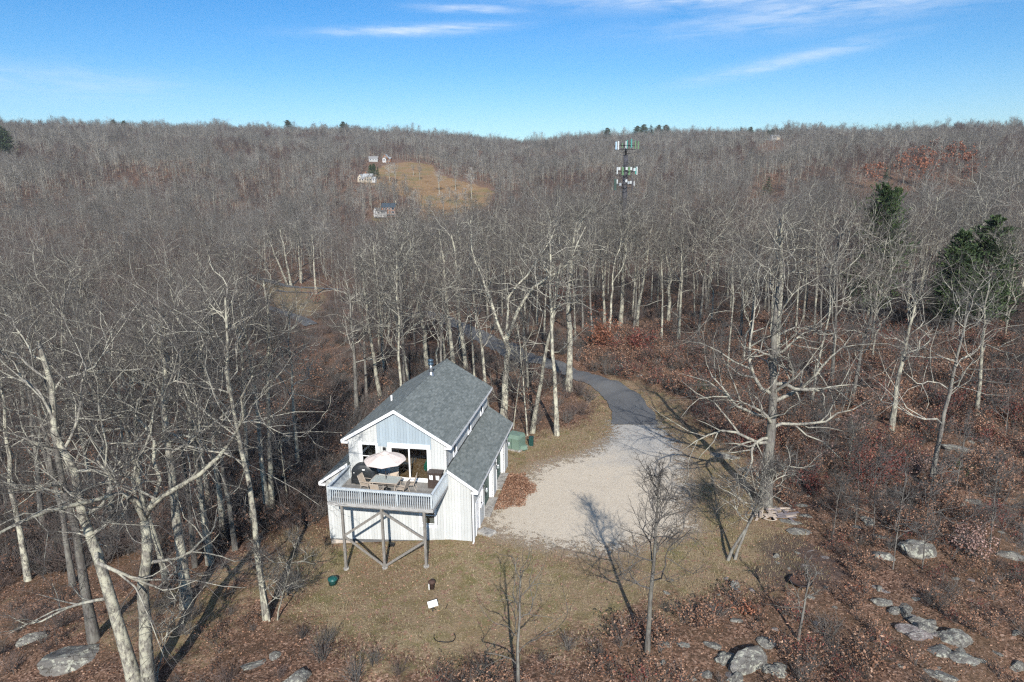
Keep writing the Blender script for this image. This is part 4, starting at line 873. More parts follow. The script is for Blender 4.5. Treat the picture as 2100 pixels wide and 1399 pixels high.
# garage side wall
DOOR = (.75, 1.65, .03, 2.15); SWIN = (1.98, 2.50, 1.42, 2.36); G1 = (3.10, 5.95, 0, 2.75); G2 = (7.20, 10.05, 0, 2.75)
ZWR = shed_z(RW) - .13
def core_g(mb, a):
    if a == 'core':
        v = 0.0
        for h in (DOOR, SWIN, G1, G2):
            prism_side(mb, v, h[0], -.1, ZWR, ZWR, RW - .12, RW - .03); 
            if h[2] > .1: prism_side(mb, h[0], h[1], -.1, h[2], h[2], RW - .12, RW - .03)
            prism_side(mb, h[0], h[1], h[3], ZWR, ZWR, RW - .12, RW - .03); v = h[1]
        prism_side(mb, v, DEP, -.1, ZWR, ZWR, RW - .12, RW - .03)
    else: s0, s1, lo, ta, tb, i = a; prism_side(mb, s0, s1, lo, ta, tb, RW - .035, RW - .002 * (i % 3))
boards('wall', False, (0.0, DEP), lambda v: .04, lambda v: ZWR, core_g, [DOOR, SWIN, G1, G2])
# clerestory wall under the right main eave
ZC0 = ZST - .05; ZC1 = ZE + SLM * OVS - .12; CW = [(1.52, 2.2), (5.32, 6.05), (9.08, 9.82)]
def core_c(mb, a):
    if a == 'core': prism_side(mb, 0.12, DEP, ZC0 - .4, ZC1, ZC1, WR - .12, WR - .03)
    else: s0, s1, lo, ta, tb, i = a; prism_side(mb, s0, s1, lo, ta, tb, WR - .035, WR - .002 * (i % 3))
boards('wall', False, (0.0, DEP), lambda v: ZC0, lambda v: ZC1, core_c, [(a, b, 4.95, 5.75) for a, b in CW])
# plain walls on the unseen sides
mb = MB(); mb.box(WL, WL + .12, .12, DEP, ZST - .5, ZC1); mb.build('wall', M['siding'], house)
mb = MB(); mb.box(LW, LW + .12, .12, DEP, -1.6, shed_z(LW) - .13); mb.build('wall', M['siding'], house)
mb = MB(); prism_front(mb, WL, UC, -1.2, main_z(WL) - .14, ZR - .14, DEP - .12, DEP); prism_front(mb, UC, WR, -1.2, ZR - .14, main_z(WR) - .14, DEP - .12, DEP)
prism_front(mb, LW, WL - .002, -1.6, shed_z(LW) - .14, ZST - .14, DEP - .12, DEP - .002); prism_front(mb, WR + .002, RW, -.3, ZST - .14, shed_z(RW) - .14, DEP - .12, DEP - .002); mb.build('wall', M['siding'], house)
mb = MB(); prism_front(mb, LW + .03, RW - .03, -1.8, -.655, -.02, .05, .25); mb.box(LW + .03, LW + .25, .25, DEP - .1, -2.2, -.7); mb.build('foundation', M['concrete'], house)
# interior of the upper room: floor, walls, ceiling
mb = MB(); mb.box(WL + .13, WR - .13, .13, 6.5, 3.60, 3.74); mb.build('room_floor', M['floorwood'], house)
mb = MB(); mb.box(WL + .13, WR - .13, 6.5, 6.6, 3.74, 6.3); mb.box(WL + .13, WL + .2, .13, 6.5, 3.74, 6.3); mb.box(WR - .2, WR - .13, .13, 6.5, 3.74, 6.3); mb.box(WL + .2, WR - .2, .13, 6.5, 6.22, 6.3); mb.build('room_wall', M['room'], house)
mb = MB(); mb.box(LW + .13, RW - .3, 1.0, 1.1, -.6, 3.2); mb.build('room_wall', M['room'], house)

# roofs
def roof_slab(u0, z0, u1, z1, v0, v1, courses=True):
    """slope from the high edge (u0,z0) to the low edge (u1,z1)"""
    d = Vector((u1 - u0, 0, z1 - z0)); L = d.length; d.normalize(); nrm_ = Vector((-d.z, 0, d.x));
    if nrm_.z < 0: nrm_ = -nrm_
    mb = MB(); P = lambda s, v, h: tuple(Vector((u0, v, z0)) + d * s + nrm_ * h)
    c = [P(0, v0, -.11), P(L, v0, -.11), P(L, v1, -.11), P(0, v1, -.11), P(0, v0, 0), P(L, v0, 0), P(L, v1, 0), P(0, v1, 0)]; mb.v += c
    for f in ((0, 3, 2, 1), (4, 5, 6, 7), (0, 1, 5, 4), (1, 2, 6, 5), (2, 3, 7, 6), (3, 0, 4, 7)): mb.f.append(f); mb.m.append(0)
    roof = mb.build('roof', M['roofbase'], house)
    ex, tw = .145, .31; n = int(L / ex) + 1; V = []; rs = np.random.RandomState(int(abs(u1) * 100)); sm = MB()
    for i in range(n):
        s1 = L - i * ex + (.02 if i == 0 else 0); s0 = max(0, s1 - ex - .01); off = rs.rand() * .05 + (.155 if i % 2 else 0); v = v0 - off
        while v < v1:
            a, b = max(v + .004, v0), min(v + tw - .004, v1); v += tw
            if b - a < .03: continue
            h = .012 + rs.rand() * .005; k = len(sm.v)
            sm.v += [P(s1, a, .001), P(s1, b, .001), P(s1, a, h), P(s1, b, h), P(s0, a, .003), P(s0, b, .003)]
            for f in ((0, 1, 3, 2), (2, 3, 5, 4), (0, 2, 4), (1, 5, 3)): sm.f.append(tuple(k + q for q in f)); sm.m.append(0)
    tag(sm.build('shingles', M['shingle'], roof), kind='stuff')
    return roof
v0, v1 = -OVF, DEP + OVF
rR = roof_slab(UC, ZR, WR + OVS, ZE, v0, v1); rL = roof_slab(UC, ZR, WL - OVS, ZE, v0, v1)
sR = roof_slab(WR + .002, ZST, RW + OV2, ZSR, v0, v1); sL = roof_slab(WL - .002, ZST, LW - OV2, ZSL, v0, v1)
mb = MB()
for i in range(38):
    a = v0 + i * (v1 - v0) / 38; b = a + (v1 - v0) / 38 - .01; h = .02 + .008 * (i % 2)
    mb.poly([(UC - .14, a, ZR - .14 * SLM + h), (UC, a, ZR + h + .015), (UC, b, ZR + h + .015), (UC - .14, b, ZR - .14 * SLM + h)]); mb.poly([(UC, a, ZR + h + .015), (UC + .14, a, ZR - .14 * SLM + h), (UC + .14, b, ZR - .14 * SLM + h), (UC, b, ZR + h + .015)])
tag(mb.build('ridge_cap', M['shingle'], rR), kind='stuff')
def rake(u0, z0, u1, z1, v, h=.20):
    mb = MB(); y0, y1 = v - .035, v - .003; 
    k = len(mb.v); mb.v += [(u0, y0, z0 - h), (u1, y0, z1 - h), (u1, y0, z1 + .012), (u0, y0, z0 + .012), (u0, y1, z0 - h), (u1, y1, z1 - h), (u1, y1, z1 + .012), (u0, y1, z0 + .012)]
    for f in ((0, 1, 2, 3), (4, 7, 6, 5), (0, 4, 5, 1), (1, 5, 6, 2), (2, 6, 7, 3), (3, 7, 4, 0)): mb.f.append(f); mb.m.append(0)
    return mb.build('fascia', M['white'], house)
rake(UC + .001, ZR, WR + OVS, ZE, v0); rake(UC - .001, ZR, WL - OVS, ZE, v0); rake(WR + .05, ZST - .02, RW + OV2, ZSR, v0); rake(WL - .05, ZST - .02, LW - OV2, ZSL, v0)
# soffit returns at the eave ends
for u, z, s in ((WR + OVS, ZE, 1), (WL - OVS, ZE, -1), (RW + OV2, ZSR, 1), (LW - OV2, ZSL, -1)):
    mb = MB(); a, b = sorted((u, u - s * .42)); mb.box(a, b, v0 - .004, .0, z - .24, z - .13); mb.build('eave_return', M['white'], house)
for u, z, s in ((WR + OVS, ZE, 1), (WL - OVS, ZE, -1), (RW + OV2, ZSR, 1), (LW - OV2, ZSL, -1)):
    mb = MB(); a, b = sorted((u + s * .003, u + s * .03)); mb.box(a, b, v0, v1, z - .19, z - .005); mb.build('fascia', M['white'], house)
mb = MB(); mb.box(WR + .005, WR + .03, v0 + .25, v1 - .2, ZST + .005, ZST + .09); mb.build('flashing', M['dark'], house)
# flue, vent, downspout
fl = empty('flue', (0, 0, 0)); fl.parent = house
fu, fv = UC, 7.5
MB().lathe([(.26, 8.20), (.2, 8.42), (.15, 8.55)], 14, (fu, fv, 0)).build('flashing', M['galv'], fl, True)
MB().tube([(fu, fv, 8.3), (fu, fv, 9.25)], .125, 14).build('pipe', M['galv'], fl, True)
MB().lathe([(.126, 9.05), (.2, 9.05), (.2, 9.18), (.14, 9.2), (.14, 9.3), (.21, 9.3), (.21, 9.42), (.0, 9.5)], 14, (fu, fv, 0)).build('cowl', M['flueblue'], fl, True)
MB().tube([(-2.6, 4.9, 6.7), (-2.6, 4.9, 7.55)], .06, 10).build('vent_pipe', M['white'], house, True)
mb = MB(); mb.box(RW - .02, RW + .06, -.10, -.02, .0, 3.2); mb.bar((RW + .02, -.06, .04), (RW + .02, -.34, -.05), .07); mb.build('downspout', M['white'], house)
mb = MB(); mb.box(RW + .003, RW + .024, -.004, .11, .0, ZWR); mb.build('corner_trim', M['white'], house)

def window(hole, y, axis='f', sash=True, trim=.13, glass='glass', name='window', muntin=None):
    """framed window; axis f faces the front, s faces the side"""
    a, b, c, d = hole; w = empty(name, (0, 0, 0)); w.parent = house
    def bx(mb, s0, s1, z0, z1, o0, o1):
        if axis == 'f': mb.box(s0, s1, y - o1, y - o0, z0, z1)
        else: mb.box(y + o0, y + o1, s0, s1, z0, z1)
        return mb
    fr = MB(); t = trim
    bx(fr, a - t, a, c - t, d + t, -.10, .03); bx(fr, b, b + t, c - t, d + t, -.10, .03); bx(fr, a, b, d, d + t, -.10, .03); bx(fr, a, b, c - t, c, -.10, .03); fr.build('frame', M['white'], w)
    s = MB(); q = .045
    for z0, z1, dep in (((c, (c + d) / 2 + .02, -.06), ((c + d) / 2 - .02, d, -.035)) if sash else ((c, d, -.04),)):
        bx(s, a, a + q, z0, z1, dep - .03, dep); bx(s, b - q, b, z0, z1, dep - .03, dep); bx(s, a + q, b - q, z0, z0 + q, dep - .03, dep); bx(s, a + q, b - q, z1 - q, z1, dep - .03, dep)
    s.build('sash', M['white'], w)
    for z0, z1, dep in (((c, (c + d) / 2, -.06), ((c + d) / 2, d, -.035)) if sash else ((c, d, -.04),)):
        bx(MB(), a + q, b - q, z0 + q, z1 - q, dep - .018, dep - .012).build('pane', M[glass], w)
    sl = MB(); bx(sl, a - t - .02, b + t + .02, c - t - .04, c - t - .002, -.02, .06); sl.build('sill', M['white'], w)
    return w
window(WIN_UP, 0, glass='clear'); window(WIN_LO, 0, glass='clear')
window(SWIN, RW, 's', trim=.08)
for a, b in CW: window((a, b, 4.98, 5.72), WR, 's', trim=.07)
# sliding glass door
sd = empty('sliding_door'); sd.parent = house
a, b, c, d = SLIDE; mb = MB(); t = .15
mb.box(a - t, a, -.035, .1, c - .04, d + .24); mb.box(b, b + t, -.035, .1, c - .04, d + .24); mb.box(a, b, -.035, .1, d, d + .24); mb.box(a, b, -.06, .1, c - .04, c + .03); mb.build('frame', M['white'], sd)
for s0, s1, y in ((a, .24, .03), (.14, b, .075)):
    mb = MB(); q = .085; mb.box(s0, s0 + q, y - .02, y + .02, c + .03, d); mb.box(s1 - q, s1, y - .02, y + .02, c + .03, d); mb.box(s0 + q, s1 - q, y - .02, y + .02, d - q, d); mb.box(s0 + q, s1 - q, y - .02, y + .02, c + .03, c + .15); fp = mb.build('door_panel', M['white'], sd)
    MB().box(s0 + q, s1 - q, y - .004, y + .004, c + .15, d - q).build('pane', M['clear'], fp)
# entry door on the garage side
ed = empty('entry_door'); ed.parent = house; a, b, c, d = DOOR
mb = MB(); mb.box(RW - .1, RW + .03, a - .09, a, .02, d + .1); mb.box(RW - .1, RW + .03, b, b + .09, .02, d + .1); mb.box(RW - .1, RW + .03, a, b, d, d + .1); mb.build('frame', M['white'], ed)
mb = MB(); mb.box(RW - .10, RW - .055, a, b, .05, d); mb.build('door_panel', M['white'], ed)
for z0, z1 in ((.25, .95), (1.1, 1.95)):
    for y0, y1 in ((a + .1, a + .4), (b - .4, b - .1)): MB().box(RW - .055, RW - .045, y0, y1, z0, z1).build('raised_panel', M['white'], ed)
MB().tube([(RW - .05, a + .08, 1.0), (RW + .02, a + .08, 1.0)], .03, 8).build('handle', M['galv'], ed)
# garage doors set back in white returns
for gi, (a, b, c, d) in enumerate((G1, G2)):
    g = empty('garage_door'); g.parent = house; dep = .30
    fr = MB(); fr.box(RW - dep, RW + .004, b, b + .025, .0, d); fr.box(RW - dep, RW + .004, a - .025, a, .0, d); fr.box(RW - dep, RW + .004, a, b, d, d + .03); fr.build('jamb', M['white'], g)
    for i in range(4):
        z0 = .01 + i * d / 4; mb = MB(); mb.box(RW - dep - .04, RW - dep, a, b, z0 + .006, z0 + d / 4 - .006)
        for k in range(4): s0 = a + .08 + k * (b - a - .1) / 4; mb.box(RW - dep, RW - dep + .008, s0, s0 + (b - a) / 4 - .12, z0 + .1, z0 + d / 4 - .1)
        mb.build('door_panel', M['garage_green'], g)
for v_ in (2.86, 6.58, 10.75):
    lp = empty('wall_lamp'); lp.parent = house
    MB().box(RW + .004, RW + .03, v_ - .06, v_ + .06, 2.2, 2.42).build('back_plate', M['dark'], lp)
    MB().tube([(RW + .03, v_, 2.34), (RW + .16, v_, 2.44), (RW + .22, v_, 2.36), (RW + .22, v_, 2.26)], .016, 6).build('arm', M['dark'], lp)
    MB().lathe([(.02, 2.28), (.14, 2.18), (.13, 2.16)], 12, (RW + .22, v_, 0)).build('shade', M['galv'], lp, True)
    MB().lathe([(.08, 2.16), (.095, 2.06), (.06, 1.95), (.0, 1.93)], 10, (RW + .22, v_, 0)).build('globe', M['lampglass'], lp, True)
mb = MB(); mb.box(RW - .29, RW + .34, 3.12, 5.93, -.15, .07); mb.box(RW - .29, RW + .34, 7.22, 10.03, -.15, .07); mb.build('apron', M['slate'], house)
# two small lamps beside the slider
for u_ in (-1.38, -1.28):
    MB().lathe([(.0, 5.93), (.05, 5.88), (.045, 5.72), (.0, 5.68)], 8, (u_ * 1, -.09, 0)).build('porch_lamp', M['dark'], house, True)

# ------------------------------------------------------------------ the deck, part of the house
deck = empty('deck'); deck.parent = house
nb = 22; dw = DD / nb; bm_ = MB().box(WL, WR, 0, dw - .006, -.035, 0).mesh('deck_board', M['deck_grey'])
for i in range(nb): o = link('board', bm_, deck); o.location = (0, -DD + i * dw, ZDK)
mb = MB()
mb.box(WL, WR, -DD - .045, -DD - .002, ZDK - RIM, ZDK - .04); mb.box(WL - .045, WL - .002, -DD - .045, -.01, ZDK - RIM, ZDK - .04); mb.box(WR + .002, WR + .045, -DD - .045, -.01, ZDK - RIM, ZDK - .04); mb.build('rim_joist', M['rimwood'], deck)
for i in range(1, 13): u_ = WL + i * (WR - WL) / 13; MB().box(u_ - .02, u_ + .02, -DD, -.01, ZDK - .22, ZDK - .037).build('joist', M['post'], deck)
MB().box(WL + .3, WR - .3, -DD + .19, -DD + .30, ZDK - .40, ZDK - .225).build('beam', M['post'], deck)
yp = -DD + .115
POSTS = [(u_, tz(*to_world(u_, yp)) + .02) for u_ in (-2.93, -.5, 2.04)]
for u_, z_ in POSTS:
    MB().box(u_ - .07, u_ + .07, yp - .07, yp + .07, z_, ZDK - .225).build('post', M['post'], deck)
    MB().lathe([(.17, z_ - .35), (.17, z_ + .07), (.15, z_ + .09), (.0, z_ + .09)], 14, (u_, yp, 0)).build('footing', M['slate'], deck)
for A, B in (((-2.86, 1.52), (-.57, 3.18)), ((-.43, 3.18), (1.97, 1.72)), ((-2.86, 1.42), (-.57, -.22)), ((-.43, -.22), (1.97, 1.55))):
    MB().bar((A[0], yp - .02, A[1]), (B[0], yp - .02, B[1]), .05, .135).build('brace', M['post'], deck)
rt = ZDK + RAIL
rails = [((WL, -DD + .02), (WR, -DD + .02)), ((WL + .02, -DD + .02), (WL + .02, -.01)), ((WR - .02, -DD + .02), (WR - .02, -.01))]
for (a, b) in rails:
    A, B = Vector((a[0], a[1], 0)), Vector((b[0], b[1], 0))
    MB().bar((A.x, A.y, rt + .015), (B.x, B.y, rt + .015), .14, .038).build('cap_rail', M['rail'], deck)
    MB().bar((A.x, A.y, rt - .065), (B.x, B.y, rt - .065), .04, .09).build('top_rail', M['rail'], deck)
    L = (B - A).length; n = int(L / (.132 if abs(a[1] - b[1]) < .1 else .10)); out = Vector((0, -1, 0)) if abs(a[1] - b[1]) < .1 else Vector((-1 if a[0] < 0 else 1, 0, 0))
    for k_, q in ((True, 0),):
        mbm = MB(); w_ = .036
        # shaped baluster, thinner at a belly above the foot
        zs = [0, .2, .34, .48, .62, .82, .98]; of = [0, 0, .022, .034, .022, 0, 0]
        for z0, z1, o0, o1 in zip(zs[:-1], zs[1:], of[:-1], of[1:]): mbm.bar((0, 0, z0), (out.x * o1 - out.x * o0, 0, z1), .001) if False else None
        pts = [(out.x * o_, out.y * o_, z_) for z_, o_ in zip(zs, of)]
        mbm.tube(pts, w_ * .62, 4); bme = mbm.mesh('baluster', M['rail'])
    for i in range(n + 1):
        p = A + (B - A) * ((i + .5) / (n + 1)) + out * .045; o = link('baluster', bme, deck); o.location = (p.x, p.y, ZDK - .19)
for u_ in (WL + .06, WR - .06, -1.7, .5):
    MB().box(u_ - .045, u_ + .045, -DD + .03, -DD + .12, ZDK, rt - .11).build('rail_post', M['rail'], deck)
for u_ in (WL + .02, WR - .02): MB().box(u_ - .044, u_ + .044, -.12, -.03, ZDK, rt - .11).build('rail_post', M['rail'], deck)

# ------------------------------------------------------------------ things on and around the deck
def hw(u, v, z=0.0): x, y = to_world(u, v); return (x, y, z)
zd = ZDK + .002
def parasol():
    p = empty('parasol', hw(-.82, -1.35, zd), -YAW, 'open beige parasol standing through the glass patio table on the deck', 'parasol')
    MB().lathe([(.0, .001), (.26, .001), (.26, .05), (.05, .09), (.05, .2)], 16).build('base', M['dark'], p, True)
    MB().tube([(0, 0, .05), (0, 0, 2.42)], .022, 8).build('pole', M['brownbox'], p, True)
    n = 8; R0, zt, zb = 1.24, 2.42, 1.93; V = []; mb = MB(); K = 6; ring = []
    for i in range(n):
        for j in range(K):
            a = 2 * math.pi * (i + j / K) / n + .2; f = j / K; sag = math.sin(f * math.pi)
            row = []
            for s in range(6):
                t = s / 5; r = R0 * t * (1 - .035 * sag * t); z = zt - (zt - zb) * (t ** 1.25) - .05 * sag * t * (1 - .55 * t) + (.055 * sag if s == 5 else 0)
                row.append((r * math.cos(a), r * math.sin(a), z))
            ring.append(row)
    m = len(ring)
    for i in range(m):
        A, B = ring[i], ring[(i + 1) % m]
        for s in range(5):
            if s == 0: mb.poly([A[0], A[1], B[1]])
            else: mb.poly([A[s], A[s + 1], B[s + 1], B[s]])
    cp = mb.build('canopy', M['canvas'], p)
    mb = MB(); mb.lathe([(.0, zt + .06), (.2, zt + .0), (.3, zt - .05)], 16); mb.build('vent_cap', M['canvas'], cp, True)
    for i in range(n):
        a = 2 * math.pi * i / n + .2; MB().bar((.02 * math.cos(a), .02 * math.sin(a), zt - .03), (1.22 * math.cos(a), 1.22 * math.sin(a), zb - .02), .014).build('rib', M['brownbox'], p)
parasol()
def table():
    t = empty('patio_table', hw(-.82, -1.35, zd), -YAW, 'rectangular glass topped patio table with tan frame under the parasol', 'table')
    W_, D_ = .84, .50
    MB().box(-W_, W_, -D_, D_, .70, .706).build('glass_top', M['tableglass'], t)
    mb = MB()
    for a, b in (((-W_, -D_), (W_, -D_)), ((W_, -D_), (W_, D_)), ((W_, D_), (-W_, D_)), ((-W_, D_), (-W_, -D_))): mb.bar((a[0], a[1], .69), (b[0], b[1], .69), .045, .045)
    mb.build('frame', M['chairframe'], t)
    for sx in (-1, 1):
        for sy in (-1, 1): MB().tube([(sx * .74, sy * .42, .68), (sx * .62, sy * .36, .35), (sx * .72, sy * .42, 0)], .022, 6).build('leg', M['chairframe'], t)
    MB().bar((-.62, 0, .35), (.62, 0, .35), .03).build('stretcher', M['chairframe'], t)
table()
def chair(u, v, rz, label):
    c = empty('patio_chair', hw(u, v, zd), rz - YAW, label, 'chair', 'tan sling chairs round the patio table')
    if not chair.m:
        chair.m['seat'] = MB().box(-.25, .25, -.25, .25, .40, .415).mesh('seat', M['sling'])
        mb = MB(); mb.poly([(-.25, .25, .42), (.25, .25, .42), (.25, .42, .95), (-.25, .42, .95)]); mb.poly([(-.25, .262, .42), (-.25, .432, .95), (.25, .432, .95), (.25, .262, .42)]); chair.m['backrest'] = mb.mesh('backrest', M['sling'])
        for s in (-1, 1):
            mb = MB(); mb.tube([(s * .27, -.28, 0), (s * .27, -.26, .40), (s * .28, -.28, .62), (s * .28, .05, .65), (s * .27, .33, .63)], .016, 6); mb.tube([(s * .27, .38, 0), (s * .27, .22, .40), (s * .26, .44, .97)], .016, 6); mb.tube([(s * .265, -.26, .405), (s * .265, .24, .405)], .014, 6); chair.m['side_frame%d' % s] = mb.mesh('side_frame', M['chairframe'])
        chair.m['top_bar'] = MB().tube([(-.26, .44, .97), (.26, .44, .97)], .016, 6).mesh('top_bar', M['chairframe'])
    for k, me in chair.m.items(): link(me.name.split('.')[0], me, c)
chair.m = {}
chair(-1.98, -1.55, R_(80), 'tan sling chair at the left end of the patio table')
chair(-1.05, -2.25, R_(178), 'tan sling chair with its back to the front railing')
chair(.30, -1.70, R_(-100), 'tan sling chair at the right end of the patio table, nearer the railing')
chair(.55, -1.05, R_(-75), 'tan sling chair at the right end of the patio table, nearer the slider')
chair(-.70, -.50, R_(5), 'tan sling chair between patio table and sliding door')
def grill():
    g = empty('covered_grill', hw(-2.50, -.55, zd), -YAW + .12, 'gas grill under a sagging black vinyl cover beside the window', 'grill')
    bm = bmesh.new(); rs = np.random.RandomState(4)
    nx, nz = 26, 12; ring = []
    for j in range(nz):
        t = j / (nz - 1); row = []
        for i in range(nx):
            a = 2 * math.pi * i / nx; cx, sx = math.cos(a), math.sin(a); e = .55
            px = math.copysign(abs(cx) ** e, cx); py = math.copysign(abs(sx) ** e, sx)
            w = 0.83 - .10 * t; dp = .37 - .05 * t
            if t > .62: q = (t - .62) / .38; w *= 1 - .52 * q ** 2; dp *= 1 - .42 * q ** 2
            fold = .022 * math.sin(a * 9 + 1.3 * j) * (1 - t * .6)
            row.append(bm.verts.new((px * (w + fold), py * (dp + fold), .06 + 1.22 * t + .025 * math.sin(a * 5) * (t < .1))))
        ring.append(row)
    for j in range(nz - 1):
        for i in range(nx): bm.faces.new((ring[j][i], ring[j][(i + 1) % nx], ring[j + 1][(i + 1) % nx], ring[j + 1][i]))
    bm.faces.new(ring[-1]); me = bpy.data.meshes.new('cover'); bm.to_mesh(me); bm.free(); me.materials.append(M['cover']); me.polygons.foreach_set('use_smooth', [True] * len(me.polygons)); link('cover', me, g)
    MB().box(-.02, .14, -.415, -.40, .98, 1.05).build('badge', M['paper'], g); MB().box(-.56, -.50, -.43, -.41, .80, .84).build('tag', M['paper'], g)
    for sx in (-1, 1):
        for sy in (-1, 1): MB().tube([(sx * .5, sy * .22 - .02, .05), (sx * .5, sy * .22 + .02, .05)], .05, 10).build('wheel', M['dark'], g)
grill()
def cabinet():
    c = empty('deck_cabinet', hw(1.98, -.48, zd), -YAW, 'dark brown deck cabinet with two white notices in the corner of the deck', 'cabinet')
    MB().box(-.42, .42, -.25, .25, .02, .98).build('body', M['brownbox'], c); MB().box(-.45, .45, -.28, .28, .985, 1.04).build('lid', M['brownbox'], c)
    for s in (-1, 1):
        d = MB().box(s * .21 - .2, s * .21 + .2, -.268, -.252, .06, .95).build('door', M['brownbox'], c)
        mb = MB(); mb.poly([(s * .2 - .10, -.272, .60), (s * .2 + .10, -.272, .58), (s * .2 + .11, -.272, .86), (s * .2 + .02, -.272, .88), (s * .2, -.272, .84), (s * .2 - .11, -.272, .88)]); mb.build('notice', M['paper'], d)
cabinet()
def inside():
    c = empty('dining_chair', hw(.95, 1.35, 3.742), -YAW - .5, 'wooden chair draped with a green cloth seen through the sliding door', 'chair')
    MB().box(-.21, .21, -.21, .21, .43, .47).build('seat', M['floorwood'], c); MB().box(-.21, .21, .19, .22, .55, .95).build('backrest', M['floorwood'], c)
    for sx in (-1, 1):
        for sy in (-1, 1): MB().box(sx * .18 - .02, sx * .18 + .02, sy * .18 - .02, sy * .18 + .02, 0, .43 if sy < 0 else .95).build('leg', M['floorwood'], c)
    mb = MB(); mb.poly([(-.2, .18, .97), (.12, .18, .97), (.16, -.22, .50), (-.18, -.22, .50)]); mb.poly([(-.18, -.22, .50), (.16, -.22, .50), (.10, -.24, .20), (.03, -.24, .26), (-.05, -.24, .18), (-.14, -.24, .24)]); mb.build('cloth', M['greencloth'], c)
    t = empty('coffee_table', hw(.2, 3.1, 3.742), -YAW, 'glass topped table inside the room behind the sliding door', 'table')
    MB().box(-.6, .6, -.4, .4, .42, .45).build('top', M['glass'], t)
    for sx in (-1, 1):
        for sy in (-1, 1): MB().box(sx * .55 - .02, sx * .55 + .02, sy * .35 - .02, sy * .35 + .02, 0, .42).build('leg', M['dark'], t)
inside()

def on_ground(px, py, dz=0.0): x, y = gp(px, py); return (x, y, tz(x, y) + dz)
def utility():
    b = empty('utility_cabinet', on_ground(1056, 918), -YAW - .35, 'pale green utility cabinet on a concrete pad behind the garage corner', 'utility cabinet')
    MB().box(-.85, .85, -.75, .75, -.2, .07).build('pad', M['slate'], b)
    mb = MB(); w, d = .68, .58; P = [(-w, -d), (w, -d), (w, d), (-w, d)]
    for i in range(4): a, c = P[i], P[(i + 1) % 4]; mb.poly([(a[0], a[1], .07), (c[0], c[1], .07), (c[0], c[1], 1.0), (a[0], a[1], 1.0)])
    Q = [(-w + .12, -d + .26), (w - .12, -d + .26), (w - .12, d), (-w + .12, d)]
    for i in range(4): a, c = P[i], P[(i + 1) % 4]; e, f = Q[(i + 1) % 4], Q[i]; mb.poly([(a[0], a[1], 1.0), (c[0], c[1], 1.0), (e[0], e[1], 1.22), (f[0], f[1], 1.22)])
    mb.poly([(x_, y_, 1.22) for x_, y_ in Q]); mb.build('body', M['util'], b)
    MB().box(-.015, .015, -d - .012, -d - .002, .12, .96).build('door_seam', M['dkgreen'], b); MB().box(-w + .1, -w + .28, -d - .012, -d - .003, .74, .9).build('warning_label', M['paper'], b)
utility()
def handhole():
    b = empty('ground_box', on_ground(1074, 921), -.5, 'low rounded green ground box between the utility cabinet and dark post box', 'box')
    MB().lathe([(.36, -.1), (.36, .12), (.28, .34), (.0, .38)], 6).build('lid', M['util'], b); MB().lathe([(.39, -.1), (.39, .05)], 6).build('base', M['dkgreen'], b)
    b = empty('pedestal_box', on_ground(1089.5, 914), -.1, 'small upright dark green pedestal box at the wood edge', 'box')
    mb = MB(); mb.box(-.19, .19, -.15, .15, 0, .72); mb.build('body', M['dkgreen'], b); MB().box(-.21, .21, -.17, .17, .725, .80).build('lid', M['dkgreen'], b)
handhole()
def tub():
    b = empty('plastic_bin', on_ground(683, 1198), .3, 'teal green plastic bin lying on the lawn left of the deck posts', 'bin')
    MB().lathe([(.0, .0), (.22, .0), (.27, .30), (.29, .32), (.27, .34)], 16).build('body', M['teal'], b, True)
    MB().lathe([(.29, .325), (.27, .40), (.12, .45), (.0, .46)], 16).build('lid', M['teal'], b, True); MB().tube([(-.12, 0, .46), (-.08, 0, .52), (.08, 0, .52), (.12, 0, .46)], .018, 6).build('handle', M['dkgreen'], b)
    b = empty('rusty_bucket', on_ground(886, 1207), .2, 'rusty brown metal bucket standing on the lawn in front of the deck', 'bucket')
    MB().lathe([(.0, .02), (.14, .0), (.155, .34), (.20, .36), (.20, .44), (.13, .50), (.0, .5)], 12).build('body', M['rust'], b, True); MB().box(-.19, -.15, -.14, .02, .02, .36).build('white_strip', M['paper'], b)
    b = empty('satellite_dish', on_ground(888, 1253), .35, 'flat white satellite dish panel on a short stand on the lawn', 'satellite dish')
    MB().tube([(0, 0, 0), (0, 0, .36)], .025, 8).build('mast', M['dark'], b)
    for k in range(3): a = k * 2.1; MB().tube([(0, 0, .2), (.18 * math.cos(a), .18 * math.sin(a), 0)], .014, 6).build('leg', M['dark'], b)
    mm = Matrix.Translation((0, 0, .42)) @ Matrix.Rotation(R_(24), 4, 'X') @ Matrix.Rotation(R_(-8), 4, 'Y'); MB().box(-.25, .25, -.18, .18, -.02, .02, 0, mm).build('panel', M['paper'], b)
    x, y, z = on_ground(912, 1308); o = MB().tube([(x + .52 * math.cos(a), y + .42 * math.sin(a), tz(x + .52 * math.cos(a), y + .42 * math.sin(a)) + .05 + .02 * math.sin(3 * a)) for a in np.linspace(R_(168), R_(395), 22)], .022, 6).build('hose', M['hose'], None, True); tag(o, 'curved length of black hose lying on the lawn', 'hose')
    o = MB().bar((*on_ground(914, 1250)[:2], on_ground(914, 1250)[2] + .05), (*on_ground(918, 1242)[:2], on_ground(918, 1242)[2] + .08), .03).build('stake', M['hose']); tag(o, 'short black stake beside the white satellite dish', 'stake')
    b = empty('vent_box', hw(-1.0, -.55, tz(*hw(-1.0, -.55)[:2])), -YAW, 'small black box on the ground under the deck by the foundation', 'box')
    MB().box(-.17, .17, -.1, .1, -.02, .16).build('body', M['dark'], b); MB().box(-.19, .19, -.12, .12, .162, .19).build('lid', M['dark'], b)
tub()
